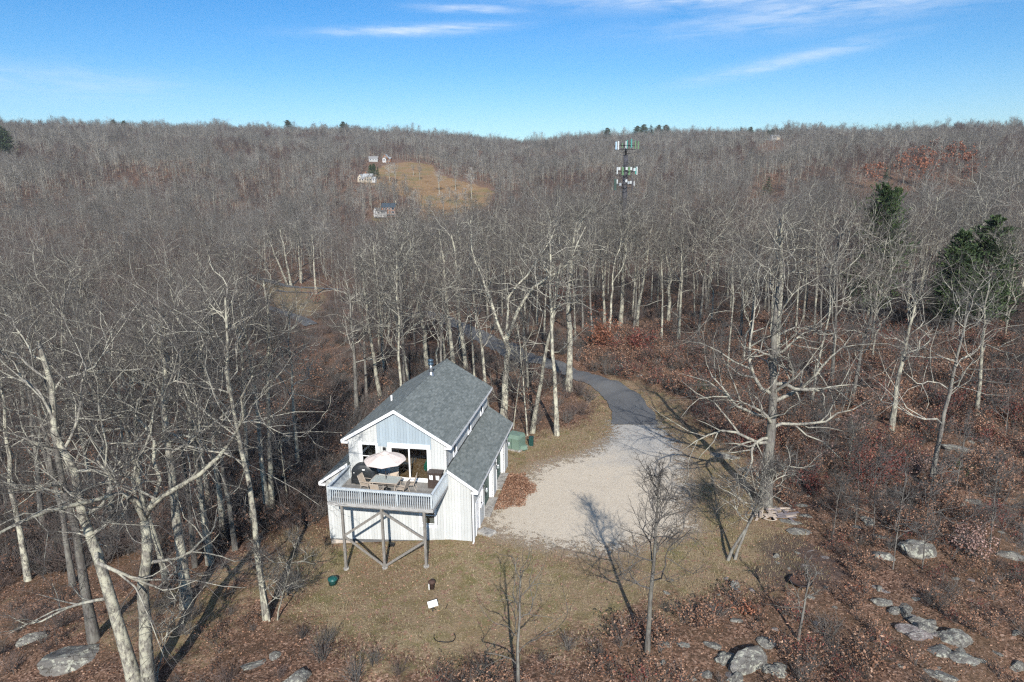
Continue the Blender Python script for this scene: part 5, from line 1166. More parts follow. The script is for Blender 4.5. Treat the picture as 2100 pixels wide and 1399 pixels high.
def step_stone():
    o = MB(); o.v = [(-.55, -.38, -.1), (.45, -.42, -.1), (.6, .3, -.1), (-.4, .42, -.1), (-.52, -.34, .16), (.42, -.38, .15), (.55, .27, .17), (-.37, .38, .16)]
    o.f = [(0, 3, 2, 1), (4, 5, 6, 7), (0, 1, 5, 4), (1, 2, 6, 5), (2, 3, 7, 6), (3, 0, 4, 7)]; o.m = [0] * 6; b = o.build('step_stone', M['slate']); b.location = hw(RW + .55, 1.15, 0); b.rotation_euler = (0, 0, -.5); tag(b, 'flat stone doorstep outside the white side door', 'stone')
step_stone()
# lumber beside the big oak
lp = empty('lumber_pile', on_ground(1592, 1056), .05, 'loose pile of bleached and grey planks at the foot of the large oak', 'lumber')
rs = np.random.RandomState(8)
for i in range(26):
    L = .5 + 1.4 * rs.rand(); a = rs.randn() * .25 if i % 4 else 1.4 + rs.randn() * .3; x, y, z = rs.uniform(-1.2, 1.0), rs.uniform(-.55, .55), .05 + .065 * (i // 7) + .02 * rs.rand()
    mm = Matrix.Translation((x, y, z)) @ Matrix.Rotation(a, 4, 'Z') @ Matrix.Rotation(rs.randn() * .05, 4, 'Y'); MB().box(-L / 2, L / 2, -.06 - .05 * rs.rand(), .06, -.02, .02, 0, mm).build('plank', M['plank' if rs.rand() < .68 else 'plank_grey'], lp)
# swing rope on the oak
x, y, z = on_ground(1563, 1062); rp = empty('swing_rope', (x, y, z), 0, 'pale rope hanging from the big oak limb to the lumber pile', 'rope')
MB().tube([(0, 0, .06), (.02, .0, 2.2), (.05, .05, 4.55)], .022, 6).build('rope', M['rope'], rp); MB().tube([(-.05, -.03, .06), (.15, -.3, .04), (.5, -.5, .05), (.7, -.45, .05)], .022, 6).build('rope_tail', M['rope'], rp)
# fire pit
x, y, z = on_ground(1641, 1200); fp = empty('fire_pit', (x, y, z), .3, 'round dark rusty fire pit bowl on the scorched ground', 'fire pit')
MB().lathe([(.0, .10), (.38, .14), (.56, .30), (.58, .30), (.40, .06), (.0, .02)], 20).build('bowl', M['rust'], fp, True); MB().lathe([(.54, .295), (.60, .31), (.62, .29), (.56, .275)], 20).build('rim', M['dark'], fp, True)
for k in range(3): a = k * 2.1; MB().tube([(.42 * math.cos(a), .42 * math.sin(a), .12), (.52 * math.cos(a), .52 * math.sin(a), -.05)], .025, 6).build('leg', M['dark'], fp)
def stick(p, q, r, label, m='twig'):
    a, b = on_ground(*p), on_ground(*q); o = MB().tube([(a[0], a[1], a[2] + .07), ((a[0] + b[0]) / 2 + .05, (a[1] + b[1]) / 2, (a[2] + b[2]) / 2 + .09), (b[0], b[1], b[2] + .07)], [r, r * .8, r * .4], 6).build('stick', M[m]); tag(o, label, 'stick')
stick((1362, 973), (1374, 988), .03, 'dark stick lying on the gravel near the grass edge', 'barkdark'); stick((1352, 928), (1357, 938), .025, 'short dark stick on the upper gravel', 'barkdark')
stick((1022, 1040), (1030, 1028), .02, 'pale stick on the gravel beside the leaf drift', 'plank'); stick((1742, 1040), (1790, 1056), .035, 'pale fallen branch across the brown brush', 'branch')
stick((1045, 895), (1080, 897), .05, 'pale log lying behind the green utility cabinet', 'branch')

# ------------------------------------------------------------------ conifers
def pine_mesh(seed, H, W, dense=1.0, spruce=False, pw=.55):
    rs = np.random.RandomState(seed); t = np.linspace(0, 1, 8); TP = np.column_stack([np.cumsum(rs.randn(8) * .08), np.cumsum(rs.randn(8) * .08), t * H]); TP[0] = (0, 0, -.4)
    V, Q, _ = join_tubes([(TP[None], (H * .014 * (1 - .9 * t))[None], 7, 0)]); tm = np_mesh('trunk', V, np.full(len(Q), 4), Q.ravel(), M['barkdark'], shade=True)
    n = int(52 * dense); f = np.sort(.16 + .84 * rs.rand(n) ** (1.0 if spruce else .8)); st = np.column_stack([np.interp(f, t, TP[:, 0]), np.interp(f, t, TP[:, 1]), f * H])
    az = np.arange(n) * 2.4 + rs.randn(n) * .5; prof = (1 - f) ** (.85 if spruce else pw) * (.55 + .7 * rs.rand(n)) + .05
    L = W * np.maximum(prof, .12); inc = np.radians((98 if spruce else 74) - 30 * f + rs.randn(n) * 8)
    d = np.stack([np.cos(az) * np.sin(inc), np.sin(az) * np.sin(inc), np.cos(inc)], -1); P, r = grow(rs, st, d, L, 6, .10, .05, np.maximum(.05 * L / W, .02), np.full(n, .012))
    V, Q, _ = join_tubes([(P, r, 4, 0)]); mi = np.zeros(len(Q), int)
    m = int(26 * dense); b = np.repeat(np.arange(n), m); s = .2 + .8 * rs.rand(n * m) ** .8; ff = s * 5; i = np.minimum(ff.astype(int), 4); ff = ff - i; C = P[b, i] * (1 - ff)[:, None] + P[b, i + 1] * ff[:, None]
    tan = nrm(P[b, i + 1] - P[b, i]); spr = (L[b] * .15)[:, None]; C = C + rs.randn(len(C), 3) * spr * np.array([1, 1, .35])
    a = nrm(tan + rs.randn(len(C), 3) * .55 + np.array([0, 0, .2])); s_ = (.36 + .36 * rs.rand(len(C), 1)) * (W / 4) ** .5; w = nrm(np.cross(a, rs.randn(len(C), 3))) * s_ * .16
    LV = np.stack([C - a * s_ * .5, C + w, C + a * s_ * .5, C - w], 1).reshape(-1, 3); k = len(V); nq = len(LV) // 4
    V = np.concatenate([V, LV]); Q = np.concatenate([Q, k + np.arange(nq * 4).reshape(-1, 4)]); mi = np.concatenate([mi, np.ones(nq, int)])
    return tm, np_mesh('crown', V, np.full(len(Q), 4), Q.ravel(), [M['barkdark'], M['needle']], mi)
PV = [pine_mesh(400, 16, 4.2, 1.9), pine_mesh(401, 16, 4.6, 1.9), pine_mesh(402, 16, 3.0, 1.6, True), pine_mesh(403, 16, 3.9, 1.9), pine_mesh(404, 16, 4.4, 1.9, False, .28)]
def at_range(px, r):
    d = ray(px, 400); s = r / math.hypot(d[0], d[1]); return d[0] * s, d[1] * s
def pine(px, r, top_, kind, label, group=None, wide=1.0):
    x, y = at_range(px, r); z = tz(x, y); top = top_ - (9 if r > 600 else 0); _, H = top_from(x, y, z, px, top); s = max(H, 3) / 16
    o = plant('pine_tree', label, 'tree', group, (x, y, z), PV[kind], px * .37, s); o.scale = (s * wide, s * wide, s); return o
pine(2050, 104, 448, 0, 'tallest dark green pine at the right edge of the near woods', None, 1.25)
pine(1992, 100, 478, 1, 'broad dark green pine left of the tallest one at the right edge', None, 1.2)
pine(2085, 112, 470, 3, 'dark green pine at the very right edge of the picture', None, 1.1)
pine(2020, 108, 520, 0, 'dark pine in front of the tall pair at the right edge', None, 1.3)
pine(1975, 102, 560, 1, 'low broad dark pine under the left pine of the right edge group', None, 1.4)
pine(1958, 110, 545, 3, 'low dark pine half hidden by bare trees left of the pine group', None, 1.2)
pine(1815, 101, 400, 4, 'single dark pine rising above the near canopy on the right', None, .95)
pine(1772, 128, 540, 0, 'shaded low pine between bare trunks on the right', None, 1.0)
pine(1572, math.hypot(*gp(1572, 408)), 364, 2, 'narrow spruce standing alone on the far right slope', None, 1.9)
pine(1813, math.hypot(*gp(1813, 377)), 340, 2, 'narrow spruce among the rust coloured oaks', None, 1.4)
for i, (px, r, top) in enumerate([(1303, 1180, 268), (1316, 1190, 265), (1330, 1185, 265), (1345, 1190, 266), (1360, 1180, 266), (1243, 1200, 272), (1513, 1150, 269), (1530, 1150, 270)]):
    pine(px, r, top, i % 4, 'dark pine on the far skyline above the antenna tower', 'skyline pines above the tower', 2.0)
H5R = math.hypot(*H5C)
for i, (px, r, top) in enumerate([(1566, H5R + 12, 276), (1574, H5R + 25, 274), (1603, H5R - 5, 280), (1611, H5R + 6, 276), (1558, H5R + 10, 279), (1583, H5R + 30, 273), (1593, H5R + 34, 275)]):
    pine(px, r, top, i % 4, 'dark pine beside the white hilltop house', 'pines round the hilltop house', 1.8)
for i, (px, r, top) in enumerate([(602, 1200, 256), (712, 1190, 259), (720, 1190, 261), (254, 1200, 255), (274, 1210, 257)]):
    pine(px, r, top, i % 4, 'small dark pine on the far left skyline', 'skyline pines on the left', 2.0)
for i, (px, r, top) in enumerate([(4, 720, 268), (16, 715, 266), (28, 720, 272), (-8, 725, 264)]):
    pine(px, r, top, i % 4, 'dark pine in the clump on the far slope at the left edge', 'pine clump at the left edge', 1.9)
for i, (px, r, top) in enumerate([(763, 630, 347), (770, 632, 345), (777, 628, 350)]):
    pine(px, r, top, i % 4, 'dark evergreen behind the cream house on the far slope', 'evergreens behind the cream house', 1.2)

# ------------------------------------------------------------------ far slope: rust oaks, field trees
FT = [tree_meshes(460 + i, 15.5, .36, t0=.32, limbs=11, spread=.36, kink=.14, det=0, per=(6, 8, 0), thick=3.2, mats=('bark', 'branchpale', 'branchfar')) for i in range(3)]
RK_ = [tree_meshes(440 + i, 13.0, .16, t0=.3, limbs=9, spread=.42, kink=.12, det=0, per=(5, 6, 0), thick=2.0, mats=('bark2', 'twig', 'twig'), leaf=(.95, 'leafrust', .95)) for i in range(2)]
for i, (px, py) in enumerate([(1833, 338), (1862, 350), (1885, 352), (1900, 368), (1925, 352), (1940, 345), (1880, 395), (1895, 390), (1770, 385), (1797, 388), (1965, 345), (1975, 385), (1085, 330), (985, 335), (1850, 372), (1912, 340), (1870, 330), (1930, 375)]):
    x, y = gp(px, py); plant('rust_oak', 'oak still holding rust brown leaves on the far wooded slope', 'tree', 'rust leaved oaks on the far slope', (x, y, tz(x, y)), RK_[i % 2], i * 1.3, .8 + .1 * (i % 4))
for i, (b, t) in enumerate([((799, 374), (796, 335)), ((811, 378), (812, 336)), ((833, 392), (832, 358)), ((861, 370), (860, 340)), ((901, 397), (898, 350)), ((934, 390), (935, 350)), ((967, 409), (966, 352)), ((909, 443), (907, 395)), ((923, 419), (922, 385)), ((937, 440), (937, 395)), ((881, 451), (880, 402)), ((850, 445), (848, 393)), ((955, 436), (955, 392)), ((848, 360), (848, 338))]):
    x, y = gp(*b); z = tz(x, y); _, H = top_from(x, y, z, *t); plant('bare_tree', 'pale bare tree standing in the tawny field on the far slope', 'tree', 'bare trees in the far field', (x, y, z), FT[i % 3], i * 1.1, H / 15.5)

# ------------------------------------------------------------------ rocks
def rock_mesh(seed, flatness=.6):
    bm = bmesh.new(); bmesh.ops.create_icosphere(bm, subdivisions=4, radius=1.0); rs = np.random.RandomState(seed); pl = nrm(rs.randn(20, 3)); off = .50 + .38 * rs.rand(20); ph = rs.rand(6, 3) * 6
    for v_ in bm.verts:
        p = np.array(v_.co)
        for n_, o_ in zip(pl, off):
            d = p @ n_
            if d > o_: p = p - n_ * (d - o_) * .9
        p = p * (1 + .05 * math.sin(p[0] * 5 + ph[0, 0]) * math.cos(p[1] * 4 + ph[0, 1]) + .03 * math.sin(p[2] * 9 + p[0] * 8 + ph[1, 0]) + .022 * math.sin(p[0] * 17 + ph[2, 0]) * math.sin(p[1] * 19 + ph[2, 1]) + .02 * math.sin(p[2] * 26 + p[1] * 13)); p[2] *= flatness; v_.co = p
    me = bpy.data.meshes.new('rock'); bm.to_mesh(me); bm.free(); me.materials.append(M['rock']); return me
RM = [rock_mesh(600 + i, (.55, .7, .45, .6)[i % 4]) for i in range(8)]; RP = []
for me in RM[:4]: m2 = me.copy(); m2.materials[0] = M['rockpink']; RP.append(m2)
ROCKS = []
def boulder(px, py, wpx, label, ar=.7, hgt=.6, i=0, pink=False, group=None, rz=None):
    x, y = gp(px, py); z = tz(x, y); dist = math.hypot(math.hypot(x, y), HC - z); R = wpx / FPX * dist / 2
    ROCKS.append((x, y, R)); o = link('boulder', (RP[i % 4] if pink else RM[i % 8])); o.location = (x, y, z - R * .08); o.scale = (R * 1.3, R * 1.3 * ar, R * hgt * 1.5); o.rotation_euler = (0, 0, rz if rz is not None else .3 * math.sin(i * 7.1)); tag(o, label, 'rock', group)
boulder(155, 1352, 100, 'large mossy lichened boulder at the foot of the dark left tree', .75, .75, 0, rz=.5)
boulder(62, 1316, 40, 'rounded grey boulder near the lower left edge', .8, .8, 1)
boulder(528, 1362, 62, 'long low ledge of grey rock at the bottom left of the lawn', .45, .35, 2, rz=.4)
boulder(614, 1392, 48, 'pale boulder under grey twigs at the bottom edge', .8, .8, 3)
boulder(568, 1345, 24, 'small pale rock beside the low ledge on the left', .8, .7, 4)
boulder(1485, 936, 48, 'lichened boulder in the oak shadow by the gravel', .6, .5, 5)
boulder(1532, 964, 36, 'low boulder between the oak and the shadowed boulder', .6, .45, 6)
boulder(1885, 1135, 58, 'large isolated grey boulder in the right hand brush', .8, .9, 7)
boulder(1812, 1142, 40, 'pale lichened boulder left of the large isolated one', .8, .8, 0)
boulder(1527, 1362, 92, 'broad mossy outcrop at the bottom right of centre', .6, .7, 1, rz=.35)
boulder(1450, 1384, 28, 'rounded pale rock at the left end of the bottom outcrop', .8, .9, 2)
boulder(1510, 1390, 34, 'pale block at the foot of the bottom outcrop', .8, .7, 3)
boulder(1645, 1091, 50, 'flat lichened slab below the lumber pile', .45, .4, 4)
boulder(1620, 1070, 34, 'flat rock tucked under the lumber pile', .6, .4, 5)
boulder(1653, 1058, 26, 'small slab right of the lumber pile', .6, .4, 6)
boulder(1645, 1038, 20, 'small rock uphill of the lumber pile', .6, .5, 7)
boulder(1505, 1204, 22, 'round upright pale stone on the lawn edge', .8, 1.5, 1)
boulder(1489, 1186, 15, 'pinkish small stone just above the upright stone', .6, .6, 2, True)
boulder(1592, 1141, 15, 'pointed grey stone between the leaning tree and fire pit', .8, 1.0, 3)
boulder(1702, 1174, 54, 'flat pinkish ledge right of the fire pit', .5, .12, 0, True)
boulder(1662, 1131, 28, 'flat pink rock patch on the scorched ground', .5, .12, 1, True)
boulder(1670, 1153, 34, 'flat pale rock patch above the fire pit', .35, .14, 2)
boulder(1690, 1142, 30, 'flat purple grey rock patch on the scorched ground', .5, .12, 3, True, rz=-.5)
boulder(1782, 1068, 27, 'grey rock alone in the brush above the pale lichened boulder', .8, .8, 4)
boulder(1802, 1101, 21, 'smaller rock above the pale lichened boulder', .7, .6, 5)
boulder(1757, 1081, 20, 'low rock left of the grey rock in the brush', .7, .5, 6)
boulder(1810, 1238, 34, 'white faced rock below the slanting ledge on the right', .6, .6, 7)
boulder(1808, 1210, 36, 'slanting purple grey ledge in the right hand brush', .45, .3, 0, True, rz=-.9)
boulder(1870, 1296, 56, 'upper ledge of the lower right outcrop', .6, .5, 1, True, rz=-.9)
boulder(1930, 1336, 50, 'left block of the lower right outcrop', .7, .7, 2)
boulder(1958, 1310, 58, 'largest block of the lower right outcrop', .7, .7, 3, rz=-.6)
boulder(1980, 1352, 48, 'bottom block of the lower right outcrop', .6, .6, 4)
boulder(1925, 1385, 44, 'rock at the bottom edge under the outcrop', .7, .5, 5)
boulder(2074, 1142, 64, 'long ledge at the right edge beside the pink bush', .4, .5, 6, rz=-.5)
boulder(1965, 922, 46, 'ledge between the leaning dark tree and the juniper', .4, .4, 7, rz=-.6)
boulder(1995, 1028, 32, 'grey rock half buried above the pink bush', .6, .5, 0)
boulder(1720, 860, 24, 'pale flat rock uphill in the brush beyond the oak', .5, .3, 1)
boulder(1690, 871, 30, 'low flat rock left of the pale flat one uphill', .45, .25, 2)
boulder(2087, 1366, 30, 'pale rock at the lower right corner', .6, .7, 3)
boulder(1575, 1318, 36, 'pale rock above the bottom outcrop', .7, .6, 4)
boulder(1460, 1323, 28, 'grey rock left of the pale rock above the outcrop', .7, .6, 5)
boulder(1365, 1322, 25, 'flat pale rock right of the slender young tree', .7, .5, 6)
boulder(1402, 1324, 22, 'second flat rock right of the slender young tree', .7, .5, 7)
boulder(1511, 1273, 26, 'pale rock under the orange leaved low bush', .6, .6, 0)
boulder(1266, 743, 16, 'pale rock on the bank above the driveway, the left one', .6, .6, 1)
boulder(1275, 750, 14, 'pale rock on the bank above the driveway, the right one', .6, .6, 2)
boulder(1313, 770, 14, 'pale rock lower down the bank above the driveway', .7, .6, 3)
boulder(1120, 941, 32, 'flat pale stone set in the grass above the gravel', .3, .1, 4)
boulder(1232, 1166, 28, 'flat pale stone in the lawn below the gravel', .4, .1, 5)
rs = np.random.RandomState(91)
for i in range(30):      # broken ledge round the two outcrops
    cx, cy, sx, sy = ((1950, 1322, 62, 34), (1535, 1352, 70, 24), (1880, 1270, 40, 34))[i % 3]; t = rs.randn(); px, py = cx + t * sx * .8 + rs.randn() * 8, min(cy + t * sy * (.8 if i % 3 != 1 else -.3) + rs.randn() * 14, 1392)
    boulder(px, py, rs.uniform(14, 40), ('broken grey block in the lower right rock outcrop', 'broken grey block in the bottom centre rock outcrop', 'broken grey block in the lower right rock outcrop')[i % 3], rs.uniform(.5, .9), rs.uniform(.35, .9), i, i % 4 == 0, ('blocks of the lower right outcrop', 'blocks of the bottom outcrop', 'blocks of the lower right outcrop')[i % 3], rs.rand() * 3)
rs = np.random.RandomState(90)
for i in range(46):
    px, py = (rs.uniform(1560, 2090), rs.uniform(880, 1390)) if i < 30 else (rs.uniform(1330, 1760), rs.uniform(1150, 1395))
    boulder(px, py, rs.uniform(8, 17), 'small grey rock half hidden in the right hand brush', .7, .6, i, i % 5 == 0, 'small rocks in the brush', rs.rand() * 6)

# ------------------------------------------------------------------ brush, leaves, grass
def shrub_mesh(seed, mat, n_leaf=150, size=.13, R=.55, H=.9, stems=9, stemmat='twig', n_twig=5):
    rs = np.random.RandomState(seed); az = rs.rand(stems) * 6.28; inc = np.radians(8 + 38 * rs.rand(stems)); d = np.stack([np.cos(az) * np.sin(inc), np.sin(az) * np.sin(inc), np.cos(inc)], -1)
    st = np.column_stack([rs.randn(stems, 2) * .09, np.full(stems, -.05)]); L = H * (.8 + .5 * rs.rand(stems)); P, r = grow(rs, st, d, L, 5, .14, .06, np.full(stems, .012), np.full(stems, .005))
    p, d2, l2, r2, _ = children(rs, P, r, L, n_twig, .25, 1, 38, .5, .7); P2, rr2 = grow(rs, p, d2, l2, 3, .18, .06, np.maximum(r2, .006), np.full(len(p), .003))
    V, Q, mi = join_tubes([(P, r, 3, 0), (P2, rr2, 3, 0)]); mats = [M[stemmat]]
    if n_leaf:
        i = rs.randint(len(P2), size=n_leaf); C = P2[i, rs.randint(1, 3, n_leaf)] + rs.randn(n_leaf, 3) * np.array([.09, .09, .06]); LV = leaf_quads(rs, C, size); k = len(V); V = np.concatenate([V, LV]); Q = np.concatenate([Q, k + np.arange(n_leaf * 4).reshape(-1, 4)]); mi = np.concatenate([mi, np.ones(n_leaf, int)]); mats.append(M[mat])
    return np_mesh('shrub', V, np.full(len(Q), 4), Q.ravel(), mats, mi)
SK = [shrub_mesh(500, 'leafbrown', 210, .105), shrub_mesh(501, 'leafbrown', 170, .11), shrub_mesh(502, 'leafbrown', 110, .10), shrub_mesh(503, 'leafred', 170, .11), shrub_mesh(504, None, 0, stems=16, n_twig=7), shrub_mesh(505, None, 0, stems=20, n_twig=6, stemmat='twigred', H=1.1), shrub_mesh(506, 'leafpink', 80, .12), shrub_mesh(507, 'leafrust', 70, .13)]
BRUSH = [gp(*p) for p in [(1345, 790), (1420, 850), (1490, 945), (1590, 1020), (1660, 1075), (1640, 1160), (1500, 1215), (1350, 1240), (1180, 1310), (1000, 1365), (900, 1398), (900, 1480), (2300, 1480), (2350, 700), (1900, 640), (1450, 660), (1250, 690), (1190, 740), (1230, 765), (1290, 785)]]
rs = np.random.RandomState(77)
xs = rs.uniform(-75, 95, 72000); ys = rs.uniform(16, 190, 72000)
bk = blocked(xs, ys, .1); r = np.hypot(xs, ys); iv = in_view(xs, ys, 6)
inb = sd_poly(xs, ys, BRUSH) < .3; clump = wob(xs, ys, 9, 1, 3); cl2 = wob(xs, ys, 4, 11, 3)
u, v = to_local(xs, ys)
p_right = np.where(inb & (r < 110), .72 * smooth(-.9, .7, clump + .5 * cl2) + .16, 0)
lower = inb & (ys < 34); p_right = np.where(lower, p_right * .75, p_right)
behind = (~inb) & (xs < -4) & (ys > 40) & (r < 95); p_back = np.where(behind, .30 + .25 * smooth(-.5, .8, clump), 0)
leftf = (~inb) & (xs < 0) & (ys <= 40); p_left = np.where(leftf, .10 + .22 * smooth(.1, 1, clump), 0)
wood = (~inb) & ~behind & ~leftf & (r >= 45); p_wood = np.where(wood | (r >= 95), .13, 0)
p = np.maximum.reduce([p_right, p_back, p_left, p_wood]); k = iv & ~bk & (rs.rand(len(xs)) < p); 
for (a_, b_, R2) in ROCKS: k &= ~((np.hypot(xs - a_, ys - b_) < 1.05 * R2 + .25) | ((R2 > .3) & (np.abs(xs - a_) < R2) & (ys < b_) & (ys > b_ - R2 - 1.0)))
frontw = leftf & (sd_poly(xs, ys, LAWN) < 6)
xs, ys, inb, behind, leftf, clump, cl2, r, frontw = (a[k] for a in (xs, ys, inb, behind, leftf, clump, cl2, r, frontw))
q = rs.rand(len(xs)); ix = np.where(inb & (r < 110), np.select([q < .26, q < .46, q < .58, q < .66 + .14 * (cl2 > .5), q < .86, q < .92, q < .94], [0, 1, 2, 3, 4, 5, 6], 7), np.where(behind, np.select([q < .50, q < .80, q < .92], [4, 5, 2], 1), np.where(leftf, np.select([q < .5, q < .7, q < .9], [4, 5, 2], 1), np.select([q < .45, q < .9], [4, 5], 2))))
ss = (.55 + .75 * rs.rand(len(xs))) * np.where(inb, .88 + .42 * smooth(30, 60, ys) + .3 * (clump > .8), np.where(behind, 1.55, np.where(leftf, .8, 1.5)))
scatter('undergrowth', np.column_stack([xs, ys, terrain(xs, ys)]), rs.rand(len(xs)) * 6.28, ss, ix, SK, 'tangled brown and grey undergrowth covering the slope and forest floor', squash=.85)
print('brush', len(xs))

def leaf_field(name, x, y, size, mat, label, lift=.015, fl=.75, seed=1):
    rs = np.random.RandomState(seed); C = np.column_stack([x, y, terrain(x, y) + lift + .03 * rs.rand(len(x))]); V = leaf_quads(rs, C, size, fl); n = len(x)
    return tag(link(name, np_mesh(name, V, np.full(n, 4), np.arange(n * 4), M[mat])), label, kind='stuff')
rs = np.random.RandomState(78); xs = rs.uniform(-45, 60, 520000); ys = rs.uniform(18, 92, 520000)
u, v = to_local(xs, ys); inh = (u > LW - .1) & (u < RW + .1) & (v > -.1) & (v < DEP + .1)
gd = sd_poly(xs, ys, GRAVEL); ld = sd_poly(xs, ys, LAWN); cl = wob(xs, ys, 5, 5, 3); dd_ = dist_line(xs, ys, DRIVE)
p = np.where(ld < 0, .10 + .20 * smooth(.1, 1.2, cl), .34); p = np.where(gd < 0, .010 + .10 * smooth(-2.5, 0, gd), p); p = np.where(dd_ < 1.8, .02, p); p = np.where((dd_ > 1.4) & (dd_ < 4), .55, p)
drift = (u > RW + .75) & (u < RW + 2.6 + .5 * cl) & (v > 4.9) & (v < 9.6); p = np.where(drift, 0, p)
lane_ = (np.hypot(u + .5, v + 4) < 2.6); p = np.where(lane_, .3, p)
k = in_view(xs, ys, 2) & ~inh & (rs.rand(len(xs)) < p * np.clip(45 / np.hypot(xs, ys), .25, 1.0)); xs, ys = xs[k], ys[k]
leaf_field('leaf_litter', xs, ys, .10, 'leafbrown', 'fallen brown oak leaves strewn over lawn and forest floor'); print('leaves', len(xs))
rs = np.random.RandomState(79); n = 15000; uu = rs.uniform(RW + .36, RW + 3.4, n); vv = rs.uniform(3.9, 10.6, n); X_, Y_ = to_world(uu, vv); wv = wob(X_, Y_, 2.4, 3, 3); e = 1.5 - np.hypot((uu - RW - .9) / 1.25, (vv - 7.2) / 2.05) - .16 * wv - .25 * rs.rand(n); k = e > 0
X_, Y_, e = X_[k], Y_[k], e[k]; C = np.column_stack([X_, Y_, terrain(X_, Y_) + .05 + rs.rand(len(X_)) * .16 * np.clip(e * 2, .1, 1)]); V = leaf_quads(rs, C, .105, .5)
tag(link('leaf_drift', np_mesh('leaf_drift', V, np.full(len(C), 4), np.arange(len(C) * 4), M['leafbrown'])), 'drift of brown leaves blown against the garage doors', kind='stuff')
rs = np.random.RandomState(80); xs = rs.uniform(-22, 26, 150000); ys = rs.uniform(24, 66, 150000); u, v = to_local(xs, ys); ld = sd_poly(xs, ys, LAWN); gd = sd_poly(xs, ys, GRAVEL)
k = (ld < 1.6 + 1.2 * wob(xs, ys, 3, 2, 2)) & (gd + .9 * wob(xs, ys, 2.2, 6, 2) > -.35) & ~((u > LW - .05) & (u < RW + .05) & (v > -.05) & (v < DEP)) & (dist_line(xs, ys, DRIVE) > 2); xs, ys = xs[k][:52000], ys[k][:52000]
n = len(xs); h = (.05 + .10 * rs.rand(n)) * (1 + .8 * (wob(xs, ys, 3, 8, 2) > .7)); a = rs.rand(n) * 6.28; w = .016; z = terrain(xs, ys); ln = rs.randn(n, 2) * .06
V = np.stack([np.column_stack([xs - np.cos(a) * w, ys - np.sin(a) * w, z - .01]), np.column_stack([xs + np.cos(a) * w, ys + np.sin(a) * w, z - .01]), np.column_stack([xs + ln[:, 0], ys + ln[:, 1], z + h])], 1).reshape(-1, 3)
tag(link('grass', np_mesh('grass', V, np.full(n, 3), np.arange(n * 3), M['drygrass'])), 'short dry tan lawn grass round the house', kind='stuff')

# --- thin saplings standing in the brush
SAP = [tree_meshes(700 + i, 5.5, .035, (.3, .2), t0=.25, limbs=9, spread=.34, kink=.12, det=1, per=(5, 4, 3), mats=('bark2', 'twig', 'twig'), up=.12) for i in range(4)]
rs = np.random.RandomState(95); n_s = 0
while n_s < 44:
    px, py = rs.uniform(1260, 2095), rs.uniform(680, 1180); x, y = gp(px, py)
    if sd_poly(np.array([x]), np.array([y]), BRUSH)[0] > -.6 or bool(blocked(np.array([x]), np.array([y]), .5)[0]): continue
    plant('sapling', 'thin grey leafless sapling standing in the brush right of the drive', 'tree', 'saplings in the right hand brush', (x, y, tz(x, y)), SAP[n_s % 4], rs.rand() * 6.28, rs.uniform(.45, 1.15)); n_s += 1
# --- bushes that stand out
def bush(px, py, rpx, mats, label, seed, n=650, size=.15, hmul=1.3, group=None, name='bush', cat='bush'):
    x, y = gp(px, py + rpx * .6); z = tz(x, y); dist = math.hypot(math.hypot(x, y), HC - z); R = rpx / FPX * dist
    rs = np.random.RandomState(seed); st = 12; az = rs.rand(st) * 6.28; inc = np.radians(6 + 34 * rs.rand(st)); d = np.stack([np.cos(az) * np.sin(inc), np.sin(az) * np.sin(inc), np.cos(inc)], -1)
    L = R * hmul * (.8 + .45 * rs.rand(st)); P, r = grow(rs, np.column_stack([rs.randn(st, 2) * .12 * R, np.full(st, -.1)]), d, L, 6, .12, .05, np.full(st, .02), np.full(st, .006))
    p, d2, l2, r2, _ = children(rs, P, r, L, 7, .2, 1, 45, .48, .7); P2, rr2 = grow(rs, p, d2, l2, 4, .18, .05, np.maximum(r2, .008), np.full(len(p), .004))
    V, Q, mi = join_tubes([(P, r, 4, 0), (P2, rr2, 3, 0)])
    b = empty(name, (x, y, z), 0, label, cat, group); link('stems', np_mesh('stems', V, np.full(len(Q), 4), Q.ravel(), M['twig']), b)
    if mats:
        i = rs.randint(len(P2), size=n); C = P2[i, rs.randint(1, 4, n)] + rs.randn(n, 3) * .10 * R; C[:, 2] = np.maximum(C[:, 2], .05); LV = leaf_quads(rs, C, size); link('foliage', np_mesh('foliage', LV, np.full(n, 4), np.arange(n * 4), M[mats]), b)
    return b
bush(1237, 700, 40, 'leafrust', 'rounded rust leaved oak bush above the driveway curve', 1, 1500, .26)
bush(1317, 712, 36, 'leafred', 'dark red oak bush right of the rust one above the drive', 2, 1100, .24)
bush(1150, 612, 40, 'leafred', 'red leaved oak sapling under the woods behind the drive', 3, 700, .26, 1.5)
bush(1215, 640, 26, 'leafrust', 'rust leaved sapling above the rounded rust bush', 31, 420, .24, 1.4)
bush(1790, 975, 62, 'leafred', 'large dark red bush in the middle of the right hand brush', 4, 2000, .15)
bush(1668, 998, 30, 'leafred', 'dark red bush just right of the big oak', 5, 600, .14)
bush(1535, 905, 30, 'leafred', 'dark red bush left of the big oak trunk', 6, 600, .14)
bush(1990, 1120, 36, 'leafpink', 'pale pinkish leaved bush near the lower right rocks', 7, 800, .13)
bush(2080, 855, 34, 'leafred', 'deep red bush at the right edge of the brush', 8, 700, .16)
bush(1955, 835, 28, 'leafred', 'deep red bush uphill of the leaning dark tree', 9, 600, .16)
bush(1742, 885, 26, 'leafpink', 'pale tan leaved sapling beside the broken snag', 10, 420, .15, 1.6)
bush(1600, 660, 26, 'leafbrown', 'brown leaved bush behind the oak crown', 11, 500, .2)
bush(646, 615, 14, 'leafred', 'dark red young tree at the right end of the small clearing', 12, 300, .3, 1.8)
bush(1330, 1290, 13, 'leafrust', 'orange brown leaf clump at the foot of the slender young tree', 13, 260, .13, 1.1)
